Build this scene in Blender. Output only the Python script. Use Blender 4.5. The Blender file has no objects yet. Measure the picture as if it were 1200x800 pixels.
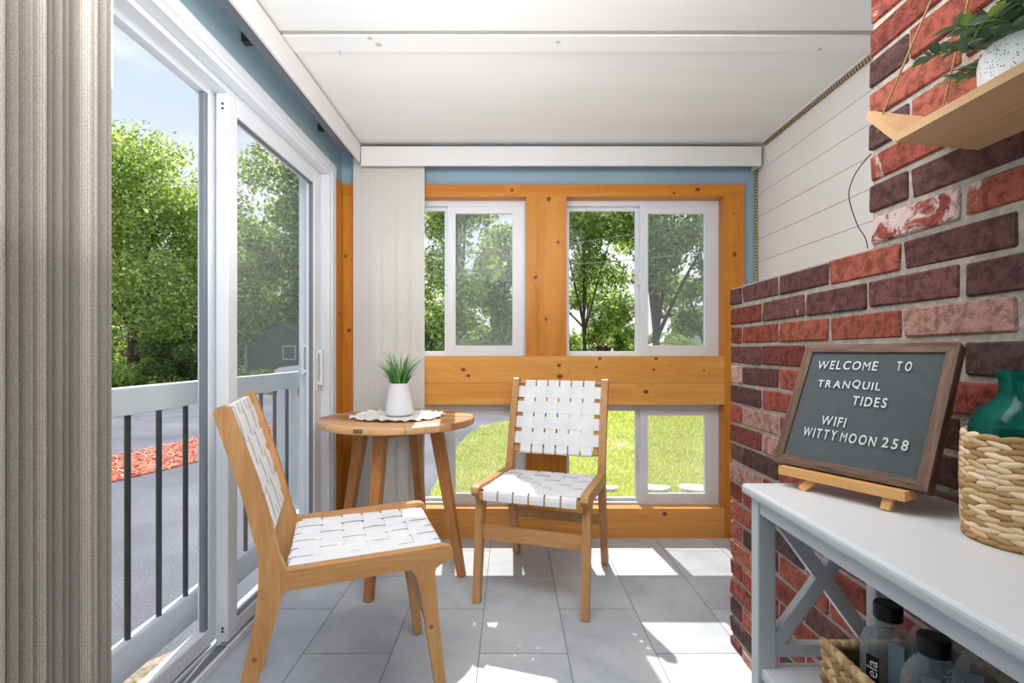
import bpy, bmesh, math, random
import numpy as np
from mathutils import Vector, Matrix
random.seed(7)
S = bpy.context.scene
COL = S.collection
PI = math.pi

# ------------------------------------------------------------------ helpers
def lin(r, g, b):
    f = lambda c: (c/255/12.92) if c/255 <= .04045 else ((c/255+.055)/1.055)**2.4
    return (f(r), f(g), f(b), 1)

class NT:
    """tiny node-tree builder"""
    def __init__(s, name):
        s.m = bpy.data.materials.new(name); s.m.use_nodes = True
        s.t = s.m.node_tree; s.t.nodes.clear()
        s.out = s.t.nodes.new('ShaderNodeOutputMaterial')
    def n(s, typ, **kw):
        nd = s.t.nodes.new(typ)
        for k, v in kw.items():
            if k.startswith('i_'):
                key = k[2:]
                key = int(key) if key.isdigit() else key.replace('_', ' ')
                s.put(nd, key, v)
            else: setattr(nd, k, v)
        return nd
    def put(s, nd, key, v):
        sock = nd.inputs[key]
        if isinstance(v, bpy.types.NodeSocket): s.t.links.new(v, sock)
        else: sock.default_value = v
    def math(s, op, a, b=0.0, c=None, clamp=False):
        nd = s.n('ShaderNodeMath', operation=op, use_clamp=clamp)
        s.put(nd, 0, a); s.put(nd, 1, b)
        if c is not None: s.put(nd, 2, c)
        return nd.outputs[0]
    def coord(s, which='Object'):
        return s.n('ShaderNodeTexCoord').outputs[which]
    def mapping(s, vec, scale=(1,1,1), loc=(0,0,0), rot=(0,0,0)):
        nd = s.n('ShaderNodeMapping'); s.put(nd, 0, vec)
        nd.inputs['Scale'].default_value = scale; nd.inputs['Location'].default_value = loc
        nd.inputs['Rotation'].default_value = rot
        return nd.outputs[0]
    def noise(s, vec, scale=5, detail=3, rough=.5, dist=0):
        nd = s.n('ShaderNodeTexNoise'); s.put(nd, 'Vector', vec)
        nd.inputs['Scale'].default_value = scale; nd.inputs['Detail'].default_value = detail
        nd.inputs['Roughness'].default_value = rough; nd.inputs['Distortion'].default_value = dist
        return nd.outputs['Fac']
    def ramp(s, fac, stops):
        nd = s.n('ShaderNodeValToRGB'); s.put(nd, 0, fac)
        els = nd.color_ramp.elements
        while len(els) < len(stops): els.new(.5)
        for e, (p, c) in zip(els, stops): e.position = p; e.color = c
        return nd.outputs[0]
    def mix(s, fac, a, b, mode='MIX'):
        nd = s.n('ShaderNodeMix', data_type='RGBA', blend_type=mode)
        s.put(nd, 0, fac); s.put(nd, 6, a); s.put(nd, 7, b)
        return nd.outputs[2]
    def smooth(s, v, a, b):
        nd = s.n('ShaderNodeMapRange', interpolation_type='SMOOTHSTEP')
        s.put(nd, 0, v); nd.inputs[1].default_value = a; nd.inputs[2].default_value = b
        return nd.outputs[0]
    def bump(s, h, strength=.3, dist=.01):
        nd = s.n('ShaderNodeBump'); s.put(nd, 'Height', h)
        nd.inputs['Strength'].default_value = strength; nd.inputs['Distance'].default_value = dist
        return nd.outputs[0]
    def attr(s, name):
        return s.n('ShaderNodeAttribute', attribute_name=name)
    def bsdf(s, color, rough=.5, normal=None, spec=.5, **kw):
        nd = s.n('ShaderNodeBsdfPrincipled')
        s.put(nd, 'Base Color', color); s.put(nd, 'Roughness', rough)
        s.put(nd, 'Specular IOR Level', spec)
        if normal is not None: s.put(nd, 'Normal', normal)
        for k, v in kw.items(): s.put(nd, k.replace('_', ' '), v)
        return nd.outputs[0]
    def done(s, shader):
        s.t.links.new(shader, s.out.inputs[0]); return s.m

def simple(name, rgb, rough=.5, var=.06, scale=6, spec=.4, bump=0, metal=0):
    t = NT(name); c = t.coord()
    nz = t.noise(c, scale, 4)
    a = tuple(x*(1-var) for x in rgb[:3])+(1,); b = tuple(min(1, x*(1+var)) for x in rgb[:3])+(1,)
    col = t.ramp(nz, [(.3, a), (.7, b)])
    nrm = t.bump(t.noise(c, scale*20, 3), bump, .002) if bump else None
    return t.done(t.bsdf(col, rough, nrm, spec, Metallic=metal))

def wood(name, light, dark, axis='X', gscale=16, stretch=.06, rough=.45, knots=(), contrast=(.3, .72), fine=.35, plane='XZ', amp=.5):
    """board wood: streaks run along axis; knots = (a, b, r) in the plane's own metres"""
    t = NT(name); c = t.coord()
    sep = t.n('ShaderNodeSeparateXYZ'); t.put(sep, 0, c)
    ax = {'X': 0, 'Y': 1, 'Z': 2}
    k = None
    offs = None
    pa, pb = sep.outputs[ax[plane[0]]], sep.outputs[ax[plane[1]]]
    for (a, b, r) in knots:
        da = t.math('SUBTRACT', pa, a); db = t.math('SUBTRACT', pb, b)
        ea, eb = (1.0, 1.25) if axis == plane[0] else (1.25, 1.0)
        d = t.math('SQRT', t.math('ADD', t.math('POWER', t.math('MULTIPLY', da, ea), 2.0), t.math('POWER', t.math('MULTIPLY', db, eb), 2.0)))
        f = t.math('SUBTRACT', 1.0, t.smooth(d, r*.45, r*1.15))
        k = f if k is None else t.math('MAXIMUM', k, f)
        halo = t.math('SUBTRACT', 1.0, t.smooth(d, r*.8, r*6))
        o = t.math('MULTIPLY', halo, .022)
        offs = o if offs is None else t.math('ADD', offs, o)
    sc = [1.0]*3; sc[ax[axis]] = stretch
    v = c
    if offs is not None:
        cmb = t.n('ShaderNodeCombineXYZ')
        for i in range(3): 
            if i != ax[axis]: t.put(cmb, i, offs)
        add = t.n('ShaderNodeVectorMath', operation='ADD'); t.put(add, 0, c); t.put(add, 1, cmb.outputs[0]); v = add.outputs[0]
    v = t.mapping(v, tuple(sc))
    g1 = t.noise(v, gscale, 3, .55, .6)
    g2 = t.noise(v, gscale*7, 2, .5)
    g = t.math('ADD', t.math('MULTIPLY', g1, 1-fine), t.math('MULTIPLY', g2, fine))
    col = t.ramp(g, [(contrast[0], dark), (contrast[1], light)])
    big = t.noise(c, 2.2, 2)
    col = t.mix(t.math('MULTIPLY', big, .25), col, tuple(x*.8 for x in light[:3])+(1,))
    if k is not None:
        col = t.mix(t.math('MULTIPLY', k, .85), col, lin(70, 32, 12))
    nrm = t.bump(g2, .12, .002)
    return t.done(t.bsdf(col, rough, nrm, .25))

def new_obj(name, me, mat, parent=None):
    o = bpy.data.objects.new(name, me); COL.objects.link(o)
    if mat is not None: me.materials.append(mat)
    if parent is not None: o.parent = parent
    return o

def obj(name, bm, mat, parent=None, smooth=False, bevel=0, seg=2):
    if bevel:
        es = [e for e in bm.edges if len(e.link_faces) == 2 and e.calc_face_angle(0) > .6]
        bmesh.ops.bevel(bm, geom=es, offset=bevel, segments=seg, profile=.5, affect='EDGES', clamp_overlap=True)
    bmesh.ops.recalc_face_normals(bm, faces=bm.faces)
    me = bpy.data.meshes.new(name); bm.to_mesh(me); bm.free()
    if smooth:
        for p in me.polygons: p.use_smooth = True
    o = new_obj(name, me, mat, parent)
    if smooth == 'auto':
        try: me.set_sharp_from_angle(angle=.6)
        except Exception: pass
    return o

def thing(name, label, cat, loc=(0,0,0), rz=0, group=None):
    o = bpy.data.objects.new(name, None); COL.objects.link(o)
    o.empty_display_size = .05
    o.location = loc; o.rotation_euler = (0, 0, rz)
    return tag(o, label, cat, group)
def tag(o, label=None, cat=None, group=None, kind=None):
    if label: o['label'] = label
    if cat: o['category'] = cat
    if group: o['group'] = group
    if kind: o['kind'] = kind
    return o
def struct(o, label=None, cat=None): return tag(o, label, cat, None, 'structure')

def B(): return bmesh.new()
def box(bm, x0, x1, y0, y1, z0, z1, M=None):
    vs = [bm.verts.new((x, y, z)) for z in (z0, z1) for x, y in ((x0,y0),(x1,y0),(x1,y1),(x0,y1))]
    for f in ((3,2,1,0),(4,5,6,7),(0,1,5,4),(1,2,6,5),(2,3,7,6),(3,0,4,7)): bm.faces.new([vs[i] for i in f])
    if M is not None: bmesh.ops.transform(bm, matrix=M, verts=vs)
    return vs
def bar(bm, p, q, w, d, up=(0,0,1)):
    """box beam from p to q, w across, d along up-ish"""
    p, q = Vector(p), Vector(q); z = (q-p); L = z.length; z.normalize()
    x = z.cross(Vector(up)); 
    if x.length < 1e-4: x = z.cross(Vector((0,1,0)))
    x.normalize(); y = z.cross(x)
    M = Matrix((( x.x,y.x,z.x,p.x),(x.y,y.y,z.y,p.y),(x.z,y.z,z.z,p.z),(0,0,0,1)))
    return box(bm, -w/2, w/2, -d/2, d/2, 0, L, M)
def prism(bm, poly, y0, y1):
    """polygon in xz, extruded in y"""
    a = [bm.verts.new((x, y0, z)) for x, z in poly]; b = [bm.verts.new((x, y1, z)) for x, z in poly]
    bm.faces.new(a); bm.faces.new(b[::-1])
    n = len(poly)
    for i in range(n): bm.faces.new((a[i], b[i], b[(i+1) % n], a[(i+1) % n]))
def tube(bm, pts, r, seg=8, cap=True):
    pts = [Vector(p) for p in pts]; rings = []
    rr = r if isinstance(r, (list, tuple)) else [r]*len(pts)
    t0 = (pts[1]-pts[0]).normalized()
    u = t0.orthogonal().normalized()
    for i, p in enumerate(pts):
        t = (pts[min(i+1, len(pts)-1)]-pts[max(i-1, 0)]).normalized()
        u = (u - t*u.dot(t)).normalized(); v = t.cross(u)
        rings.append([bm.verts.new(p+(u*math.cos(2*PI*k/seg)+v*math.sin(2*PI*k/seg))*rr[i]) for k in range(seg)])
    for a, b in zip(rings, rings[1:]):
        for k in range(seg): bm.faces.new((a[k], a[(k+1) % seg], b[(k+1) % seg], b[k]))
    if cap: bm.faces.new(rings[0][::-1]); bm.faces.new(rings[-1])
def lathe(bm, prof, seg=40, c=(0,0,0)):
    rings = []
    for r, z in prof:
        if r < 1e-5: rings.append([bm.verts.new((c[0], c[1], c[2]+z))])
        else: rings.append([bm.verts.new((c[0]+r*math.cos(2*PI*k/seg), c[1]+r*math.sin(2*PI*k/seg), c[2]+z)) for k in range(seg)])
    for a, b in zip(rings, rings[1:]):
        for k in range(seg):
            k2 = (k+1) % seg
            if len(a) == 1 and len(b) == 1: continue
            if len(a) == 1: bm.faces.new((a[0], b[k], b[k2]))
            elif len(b) == 1: bm.faces.new((a[k], b[0], a[k2]))
            else: bm.faces.new((a[k], a[k2], b[k2], b[k]))
def ribbon(bm, path, side, w, th):
    """path = [(point, normal)], side = unit vector across"""
    side = Vector(side); R = []
    for p, n in path:
        p, n = Vector(p), Vector(n)
        R.append([bm.verts.new(p+side*(w/2)+n*th/2), bm.verts.new(p-side*(w/2)+n*th/2), bm.verts.new(p-side*(w/2)-n*th/2), bm.verts.new(p+side*(w/2)-n*th/2)])
    for a, b in zip(R, R[1:]):
        for k in range(4):
            f = bm.faces.new((a[k], a[(k+1) % 4], b[(k+1) % 4], b[k])); f.material_index = k % 2
    bm.faces.new(R[0][::-1]); bm.faces.new(R[-1])
def spline(pts, n=8):
    pts = [Vector(p) for p in pts]; out = []
    for i in range(len(pts)-1):
        p0, p1, p2, p3 = pts[max(i-1,0)], pts[i], pts[i+1], pts[min(i+2,len(pts)-1)]
        for k in range(n):
            t = k/n
            out.append(.5*((2*p1)+(p2-p0)*t+(2*p0-5*p1+4*p2-p3)*t*t+(3*p1-p0-3*p2+p3)*t**3))
    return out+[pts[-1]]
def np_mesh(name, V, F, cols=None):
    """V (n,3), F (m,k) -> mesh fast; cols per face (m,3)"""
    me = bpy.data.meshes.new(name)
    n, (m, k) = len(V), F.shape
    me.vertices.add(n); me.vertices.foreach_set('co', V.astype(np.float32).ravel())
    me.loops.add(m*k); me.loops.foreach_set('vertex_index', F.astype(np.int32).ravel())
    me.polygons.add(m); me.polygons.foreach_set('loop_start', np.arange(0, m*k, k, dtype=np.int32))
    try: me.polygons.foreach_set('loop_total', np.full(m, k, dtype=np.int32))
    except Exception: pass
    me.update(calc_edges=True)
    if cols is not None:
        a = me.color_attributes.new('Col', 'FLOAT_COLOR', 'CORNER')
        c4 = np.ones((m, k, 4), np.float32); c4[:, :, :3] = cols[:, None, :3]
        a.data.foreach_set('color', c4.ravel())
    return me
def glyph(ch, size=1.0, extrude=0.0, bold=0.0):
    cu = bpy.data.curves.new('glyph', 'FONT'); cu.body = ch; cu.size = size; cu.extrude = extrude; cu.resolution_u = 3; cu.offset = bold
    o = bpy.data.objects.new('glyph', cu); COL.objects.link(o)
    dg = bpy.context.evaluated_depsgraph_get(); dg.update()
    me = bpy.data.meshes.new_from_object(o.evaluated_get(dg))
    COL.objects.unlink(o); bpy.data.objects.remove(o); bpy.data.curves.remove(cu)
    return me

# ------------------------------------------------------------------ materials
M = {}
M['vinyl'] = simple('white_vinyl', lin(214, 217, 222), .35, .02, 3, .4)
M['vinyl_dark'] = simple('grey_gasket', lin(112, 116, 124), .45, .05, 4)
M['white_paint'] = simple('white_paint', lin(203, 205, 208), .38, .02, 4, .4)
M['valance'] = simple('valance_white', lin(216, 214, 212), .4, .02, 3)
M['blue'] = simple('blue_wall_paint', lin(146, 172, 186), .6, .04, 3, .3, .1)
M['shiplap'] = simple('shiplap_white', lin(228, 225, 222), .55, .03, 3, .3, .08)
M['grout'] = simple('grout', lin(118, 122, 126), .8, .08, 20)
M['black'] = simple('black_plastic', lin(18, 18, 20), .35, .1, 10, .3)
M['dark_metal'] = simple('dark_baluster_metal', lin(52, 52, 54), .35, .15, 12, .5)
M['seam'] = simple('seam_shadow', lin(170, 168, 164), .8, .05, 10)
M['gap'] = simple('dark_gap', lin(60, 56, 52), .9, .1, 10)
M['metal'] = simple('steel', lin(150, 150, 150), .3, .05, 10, .5, 0, 1)
M['glide'] = simple('clear_glide', lin(190, 190, 190), .2, .05, 10)
M['ceramic'] = simple('matte_white_ceramic', lin(212, 212, 215), .45, .02, 10, .4)
M['rail_paint'] = simple('railing_grey_paint', lin(214, 218, 224), .5, .05, 5, .3, .08)
M['letter'] = simple('white_letter_plastic', lin(238, 238, 238), .4, .01, 10)

def ceiling_mat():
    t = NT('ceiling_board'); c = t.coord()
    n1 = t.noise(t.mapping(c, (.35, 1.6, 1)), 3, 4)
    col = t.ramp(n1, [(.3, lin(226, 226, 226)), (.7, lin(234, 234, 234))])
    sep = t.n('ShaderNodeSeparateXYZ'); t.put(sep, 0, c)
    k = None
    for (x, y, r) in [(-.508, 1.862, .012), (-.486, 1.90, .016), (.175, 1.885, .012), (1.16, 1.93, .013), (.84, 2.45, .006)]:
        dx = t.math('SUBTRACT', sep.outputs[0], x); dy = t.math('SUBTRACT', sep.outputs[1], y)
        d = t.math('SQRT', t.math('ADD', t.math('POWER', dx, 2.0), t.math('POWER', dy, 2.0)))
        f = t.math('SUBTRACT', 1.0, t.smooth(d, r*.5, r))
        k = f if k is None else t.math('MAXIMUM', k, f)
    col = t.mix(t.math('MULTIPLY', k, .6), col, lin(176, 150, 110))
    return t.done(t.bsdf(col, .6, t.bump(n1, .1, .004), .25))
M['ceiling'] = ceiling_mat()

PL, PD = lin(206, 137, 50), lin(172, 98, 24)
def pine(name, axis, knots, plane='XZ', l=PL, d=PD): return wood(name, l, d, axis, 15, .045, .4, knots, (.32, .68), .32, plane)
KX = lambda px: (px-598)/603*2.87
KZ = lambda py: 1.04-(py-412)/603*2.87

OAK_L, OAK_D = lin(206, 160, 108), lin(166, 116, 68)
M['oak'] = wood('chair_oak', OAK_L, OAK_D, 'X', 30, .08, .42, (), (.3, .75), .4)
M['oak_z'] = wood('chair_oak_upright', OAK_L, OAK_D, 'Z', 30, .08, .42, (), (.3, .75), .4)
M['oak_y'] = wood('chair_oak_cross', OAK_L, OAK_D, 'Y', 30, .08, .42, (), (.3, .75), .4)
M['plug'] = simple('plug_wood', lin(138, 92, 52), .5, .1, 30)
M['acacia'] = wood('table_acacia', lin(196, 136, 82), lin(138, 82, 40), 'Z', 26, .06, .38, (), (.3, .72), .35)
M['pale_wood'] = wood('pale_birch', lin(204, 168, 128), lin(178, 138, 98), 'Y', 24, .05, .5, (), (.25, .75), .4)
M['easel_wood'] = wood('easel_pine', lin(226, 178, 116), lin(200, 146, 84), 'X', 30, .05, .45, (), (.3, .7), .4)
M['frame_wood'] = wood('weathered_walnut', lin(128, 98, 80), lin(62, 42, 34), 'X', 60, .05, .6, (), (.36, .66), .4)
M['frame_wood_z'] = wood('weathered_walnut_upright', lin(128, 98, 80), lin(62, 42, 34), 'Z', 60, .05, .6, (), (.36, .66), .4)

def tabletop_mat():
    t = NT('acacia_planks'); c = t.mapping(t.coord(), (1,1,1), (0,0,0), (0,0,math.radians(14)))
    sep = t.n('ShaderNodeSeparateXYZ'); t.put(sep, 0, c)
    idx = t.math('FLOOR', t.math('MULTIPLY', sep.outputs[1], 1/.052))
    rnd = t.n('ShaderNodeTexWhiteNoise', noise_dimensions='1D'); t.put(rnd, 'W', idx)
    v = t.mapping(c, (.07, 1, 1))
    g = t.noise(v, 34, 4, .6, .5)
    g = t.math('ADD', t.math('MULTIPLY', g, .5), t.math('MULTIPLY', rnd.outputs[0], .75))
    col = t.ramp(g, [(.2, lin(142, 92, 50)), (.5, lin(190, 138, 90)), (.8, lin(214, 170, 122))])
    fr = t.math('FRACT', t.math('MULTIPLY', sep.outputs[1], 1/.052))
    gap = t.math('LESS_THAN', fr, .035)
    col = t.mix(t.math('MULTIPLY', gap, .8), col, lin(86, 54, 30))
    return t.done(t.bsdf(col, .36, None, .45))
M['tabletop'] = tabletop_mat()

def tile_mat():
    t = NT('grey_slate_tile'); c = t.coord(); a = t.attr('Col')
    off = t.n('ShaderNodeVectorMath', operation='ADD'); t.put(off, 0, c); t.put(off, 1, a.outputs[1])
    n1 = t.noise(off.outputs[0], 3.2, 6, .62, .4); n2 = t.noise(c, 40, 3)
    f = t.math('ADD', t.math('MULTIPLY', n1, .8), t.math('MULTIPLY', n2, .2))
    col = t.ramp(f, [(.3, lin(166, 173, 180)), (.55, lin(190, 196, 201)), (.75, lin(208, 212, 215))])
    col = t.mix(1.0, col, t.ramp(a.outputs[2], [(0, (.88,.88,.88,1)), (1, (1,1,1,1))]), 'MULTIPLY')
    return t.done(t.bsdf(col, t.math('ADD', .3, t.math('MULTIPLY', n1, .2)), t.bump(f, .08, .003), .45))
M['tile'] = tile_mat()

def brick_mat():
    t = NT('old_brick'); c = t.coord(); a = t.attr('Col'); s = t.attr('Splotch')
    n1 = t.noise(c, 42, 8, .68, .2); n2 = t.noise(c, 190, 3); n3 = t.noise(t.mapping(c, (1,1,1), (3,5,1)), 14, 6, .65, 1.2)
    dark = t.mix(1.0, a.outputs[0], (.5,.46,.46,1), 'MULTIPLY')
    col = t.mix(t.smooth(n1, .38, .58), dark, a.outputs[0])
    sp = t.math('MULTIPLY', t.smooth(t.math('ADD', n3, t.math('MULTIPLY', s.outputs[2], .24)), .70, .80), .65)
    col = t.mix(sp, col, lin(214, 200, 194))
    speck = t.smooth(n2, .72, .8)
    col = t.mix(t.math('MULTIPLY', speck, .5), col, lin(206, 176, 150))
    h = t.math('ADD', t.math('MULTIPLY', n1, .7), t.math('MULTIPLY', n2, .3))
    return t.done(t.bsdf(col, .82, t.bump(h, 1.0, .008), .25))
M['brick'] = brick_mat()
def mortar_mat():
    t = NT('mortar'); c = t.coord(); n = t.noise(c, 60, 5, .7); n2 = t.noise(c, 6, 3)
    col = t.ramp(n, [(.3, lin(138, 130, 120)), (.7, lin(190, 182, 170))])
    col = t.mix(t.math('MULTIPLY', n2, .35), col, lin(120, 114, 106))
    return t.done(t.bsdf(col, .9, t.bump(n, .8, .006), .15))
M['mortar'] = mortar_mat()

def strap_mat():
    t = NT('white_leather_strap'); c = t.coord(); n = t.noise(c, 160, 3)
    col = t.ramp(t.noise(c, 12, 3), [(.3, lin(218, 220, 224)), (.7, lin(230, 231, 233))])
    return t.done(t.bsdf(col, .5, t.bump(n, .12, .001), .4))
M['strap'] = strap_mat(); M['strap_edge'] = simple('strap_raw_edge', lin(120, 112, 104), .8, .1, 20)
def vane_mat(name, a, b, trans):
    t = NT(name); c = t.coord()
    w = t.n('ShaderNodeTexWave', wave_type='BANDS', bands_direction='X'); t.put(w, 'Vector', c)
    w.inputs['Scale'].default_value = 60; w.inputs['Distortion'].default_value = 1.2; w.inputs['Detail'].default_value = 3; w.inputs['Detail Scale'].default_value = 3
    n = t.noise(c, 300, 3, .6)
    f = t.math('ADD', t.math('MULTIPLY', w.outputs['Fac'], .25), t.math('MULTIPLY', n, .75))
    col = t.ramp(f, [(.28, a), (.7, b)])
    d = t.bsdf(col, .75, t.bump(f, .35, .002), .2)
    tr = t.n('ShaderNodeBsdfTranslucent'); t.put(tr, 0, col)
    m = t.n('ShaderNodeMixShader'); m.inputs[0].default_value = trans
    t.t.links.new(d, m.inputs[1]); t.t.links.new(tr.outputs[0], m.inputs[2])
    return t.done(m.outputs[0])
M['vane'] = vane_mat('blind_fabric', lin(178, 174, 168), lin(222, 219, 213), .05)
M['vane_side'] = vane_mat('blind_fabric_greige', lin(160, 153, 144), lin(216, 210, 201), .14)

def glass_mat(name, tint=(1,1,1,1), refl=.5, rough=0):
    t = NT(name)
    tr = t.n('ShaderNodeBsdfTransparent'); t.put(tr, 0, tint)
    gl = t.n('ShaderNodeBsdfGlossy'); gl.inputs['Roughness'].default_value = rough
    fr = t.n('ShaderNodeFresnel'); fr.inputs[0].default_value = 1.45
    m = t.n('ShaderNodeMixShader'); t.put(m, 0, t.math('ADD', .005, t.math('MULTIPLY', fr.outputs[0], refl)))
    t.t.links.new(tr.outputs[0], m.inputs[1]); t.t.links.new(gl.outputs[0], m.inputs[2])
    return t.done(m.outputs[0])
M['glass'] = glass_mat('window_glass', (.98,.985,.985,1), .004)
def screen_mat():
    t = NT('insect_screen')
    tr = t.n('ShaderNodeBsdfTransparent'); t.put(tr, 0, (1,1,1,1))
    df = t.n('ShaderNodeBsdfDiffuse'); t.put(df, 0, lin(186, 190, 190))
    m = t.n('ShaderNodeMixShader'); m.inputs[0].default_value = .14
    t.t.links.new(tr.outputs[0], m.inputs[1]); t.t.links.new(df.outputs[0], m.inputs[2])
    return t.done(m.outputs[0])
M['screen'] = screen_mat()
def pet():
    t = NT('clear_pet')
    tr = t.n('ShaderNodeBsdfTransparent'); t.put(tr, 0, (.97,.98,.98,1))
    p = t.bsdf(lin(222, 228, 232), .06, None, 1.0)
    lw = t.n('ShaderNodeLayerWeight'); lw.inputs[0].default_value = .3
    m = t.n('ShaderNodeMixShader'); t.put(m, 0, t.math('ADD', .10, t.math('MULTIPLY', lw.outputs['Facing'], .35)))
    t.t.links.new(tr.outputs[0], m.inputs[1]); t.t.links.new(p, m.inputs[2])
    return t.done(m.outputs[0])
M['pet'] = pet()
def liquid(name, col, ior, rough=0):
    t = NT(name); lw = t.n('ShaderNodeLayerWeight'); lw.inputs[0].default_value = .25
    tr = t.n('ShaderNodeBsdfTransparent'); t.put(tr, 0, t.mix(lw.outputs['Facing'], col, (.80,.84,.87,1)))
    gl = t.n('ShaderNodeBsdfGlossy'); gl.inputs['Roughness'].default_value = .03
    m = t.n('ShaderNodeMixShader'); t.put(m, 0, t.math('MULTIPLY', lw.outputs['Fresnel'], .35))
    t.t.links.new(tr.outputs[0], m.inputs[1]); t.t.links.new(gl.outputs[0], m.inputs[2])
    return t.done(m.outputs[0])
M['water'] = liquid('bottled_water', (.95,.97,.98,1), 1.2)
def teal():
    t = NT('teal_glass')
    lw = t.n('ShaderNodeLayerWeight'); lw.inputs[0].default_value = .35
    tint = t.mix(lw.outputs['Facing'], lin(176, 230, 220), lin(40, 150, 138))
    tr = t.n('ShaderNodeBsdfTransparent'); t.put(tr, 0, tint)
    p = t.bsdf(lin(20, 140, 128), .05, None, .9)
    m = t.n('ShaderNodeMixShader'); t.put(m, 0, t.math('ADD', .10, t.math('MULTIPLY', lw.outputs['Fresnel'], .5)))
    t.t.links.new(tr.outputs[0], m.inputs[1]); t.t.links.new(p, m.inputs[2])
    return t.done(m.outputs[0])
M['teal'] = teal()

def leaf_mat(name, trans=.35, rough=.55, mult=1.0):
    t = NT(name); a = t.attr('Col')
    d = t.bsdf(a.outputs[0], rough, None, .3)
    tr = t.n('ShaderNodeBsdfTranslucent'); t.put(tr, 0, t.mix(1.0, a.outputs[0], (1.7,1.6,1.0,1), 'MULTIPLY'))
    m = t.n('ShaderNodeMixShader'); m.inputs[0].default_value = trans
    t.t.links.new(d, m.inputs[1]); t.t.links.new(tr.outputs[0], m.inputs[2])
    return t.done(m.outputs[0])
M['leaf'] = leaf_mat('tree_leaf', .55)
M['house_plant'] = leaf_mat('artificial_leaf', .15, .5)
M['straw'] = leaf_mat('woven_straw', .02, .75)
M['bark'] = simple('bark', lin(86, 74, 62), .9, .3, 8, .1, .6)
def ground_mat(name, a, b, sc, fine, rough=.95, c3=None):
    t = NT(name); c = t.coord(); n1 = t.noise(c, sc, 5, .6); n2 = t.noise(c, fine, 3, .7)
    f = t.math('ADD', t.math('MULTIPLY', n1, .5), t.math('MULTIPLY', n2, .5))
    col = t.ramp(f, [(.34, a), (.66, b)])
    if c3: col = t.mix(t.smooth(t.noise(c, sc*.6, 4), .52, .68), col, c3)
    return t.done(t.bsdf(col, rough, t.bump(n2, .5, .01), .1))
M['asphalt'] = ground_mat('asphalt', lin(92, 92, 100), lin(148, 148, 155), .7, 70)
M['soil'] = ground_mat('lawn_soil', lin(132, 140, 72), lin(184, 182, 112), 1.2, 30, .95, lin(196, 182, 146))
M['gravel'] = ground_mat('gravel_soil', lin(120, 100, 84), lin(200, 186, 170), 3, 45)
M['mulchbase'] = ground_mat('red_mulch', lin(176, 104, 84), lin(220, 146, 120), 5, 50)
M['stone'] = ground_mat('pale_stone', lin(196, 194, 190), lin(232, 230, 226), 3, 30)

# ------------------------------------------------------------------ room shell
HC = 2.18; XL = -.95; XR = 1.39; YB = 2.87
# floor: individual tiles in one mesh over a grout bed
def floor():
    P = .3043; L = .6086; bm = B()
    lay = bm.loops.layers.float_color.new('Col')
    g = .0016
    for k in range(-3, 8):
        x0 = .1975+P*(k-1); x1 = x0+P
        o = 1.7756 if k % 2 == 0 else 2.0813
        for j in range(-7, 3):
            y0 = o+L*j; y1 = y0+L
            a, b, c, d = max(x0+g, -.975), min(x1-g, XR), max(y0+g, -1.6), min(y1-g, 2.9)
            if b-a < .005 or d-c < .005: continue
            vs = [bm.verts.new(p) for p in ((a,c,0),(b,c,0),(b,d,0),(a,d,0))]
            f = bm.faces.new(vs); r = (random.random(), random.random(), random.random(), 1)
            for l in f.loops: l[lay] = (r[0]*5, r[1], r[2]*5, 1)
    me = bpy.data.meshes.new('floor'); bm.to_mesh(me); bm.free()
    o = new_obj('floor', me, M['tile']); struct(o, 'grey rectangular slate tile floor of the sunroom', 'floor')
    bm = B(); box(bm, -1.09, XR+.05, -1.6, 2.9, -.12, -.0012)
    obj('floor_bed', bm, M['grout'], o)
    return o
floor()
# ceiling with batten strip
bm = B(); box(bm, -1.09, XR+.06, -1.6, 3.02, HC, HC+.05)
ce = struct(obj('ceiling', bm, M['ceiling']), 'white painted board ceiling with a flat seam strip', 'ceiling')
bm = B(); box(bm, -.82, XR, 1.848, 1.945, HC-.007, HC+.002)
obj('seam_strip', bm, M['ceiling'], ce, bevel=.002)
bm = B(); box(bm, -.82, XR, 1.826, 1.8475, HC-.0015, HC+.002)  # darker strip colours in the shadow line beside the seam strip
obj('seam_shade', bm, M['seam'], ce)
# small cup hook in the ceiling strip
bm = B(); hp = Vector((-.64, 1.93, HC-.012))
tube(bm, [hp+Vector(p) for p in ((0,0,0),(0,0,-.008),(.004,0,-.012),(.008,0,-.016),(.004,0,-.021),(-.002,0,-.019))], .0012, 6)
tag(obj('cup_hook', bm, M['metal']), 'tiny metal cup hook screwed into the white ceiling strip', 'hook')
# left wall
bm = B()
box(bm, XL-.14, XL, .70, 2.76, 2.015, HC); box(bm, XL-.14, XL, -1.6, .78, 0, HC); box(bm, XL-.14, XL, 2.755, 3.02, 0, HC)
struct(obj('wall_left', bm, M['blue']), 'blue painted wall above and beside the sliding glass door', 'wall')
# back wall (blue strips around the pine panelling)
bm = B()
box(bm, XL, XR, 2.90, 3.02, 1.975, HC); box(bm, 1.3065, XR, 2.90, 3.02, 0, 1.975); 
struct(obj('wall_back', bm, M['blue']), 'blue painted wall strips above and right of the pine panelling', 'wall')
bm = B(); box(bm, XL-.14, XR+.05, -1.66, -1.6, 0, HC)  # unseen wall added to keep sky light off the camera-facing sides
struct(obj('wall_unseen', bm, simple('grey_white_wall', lin(190, 190, 190), .6, .03, 3)), 'unseen pale wall added at the near end to shut out sky light', 'wall')
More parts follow.
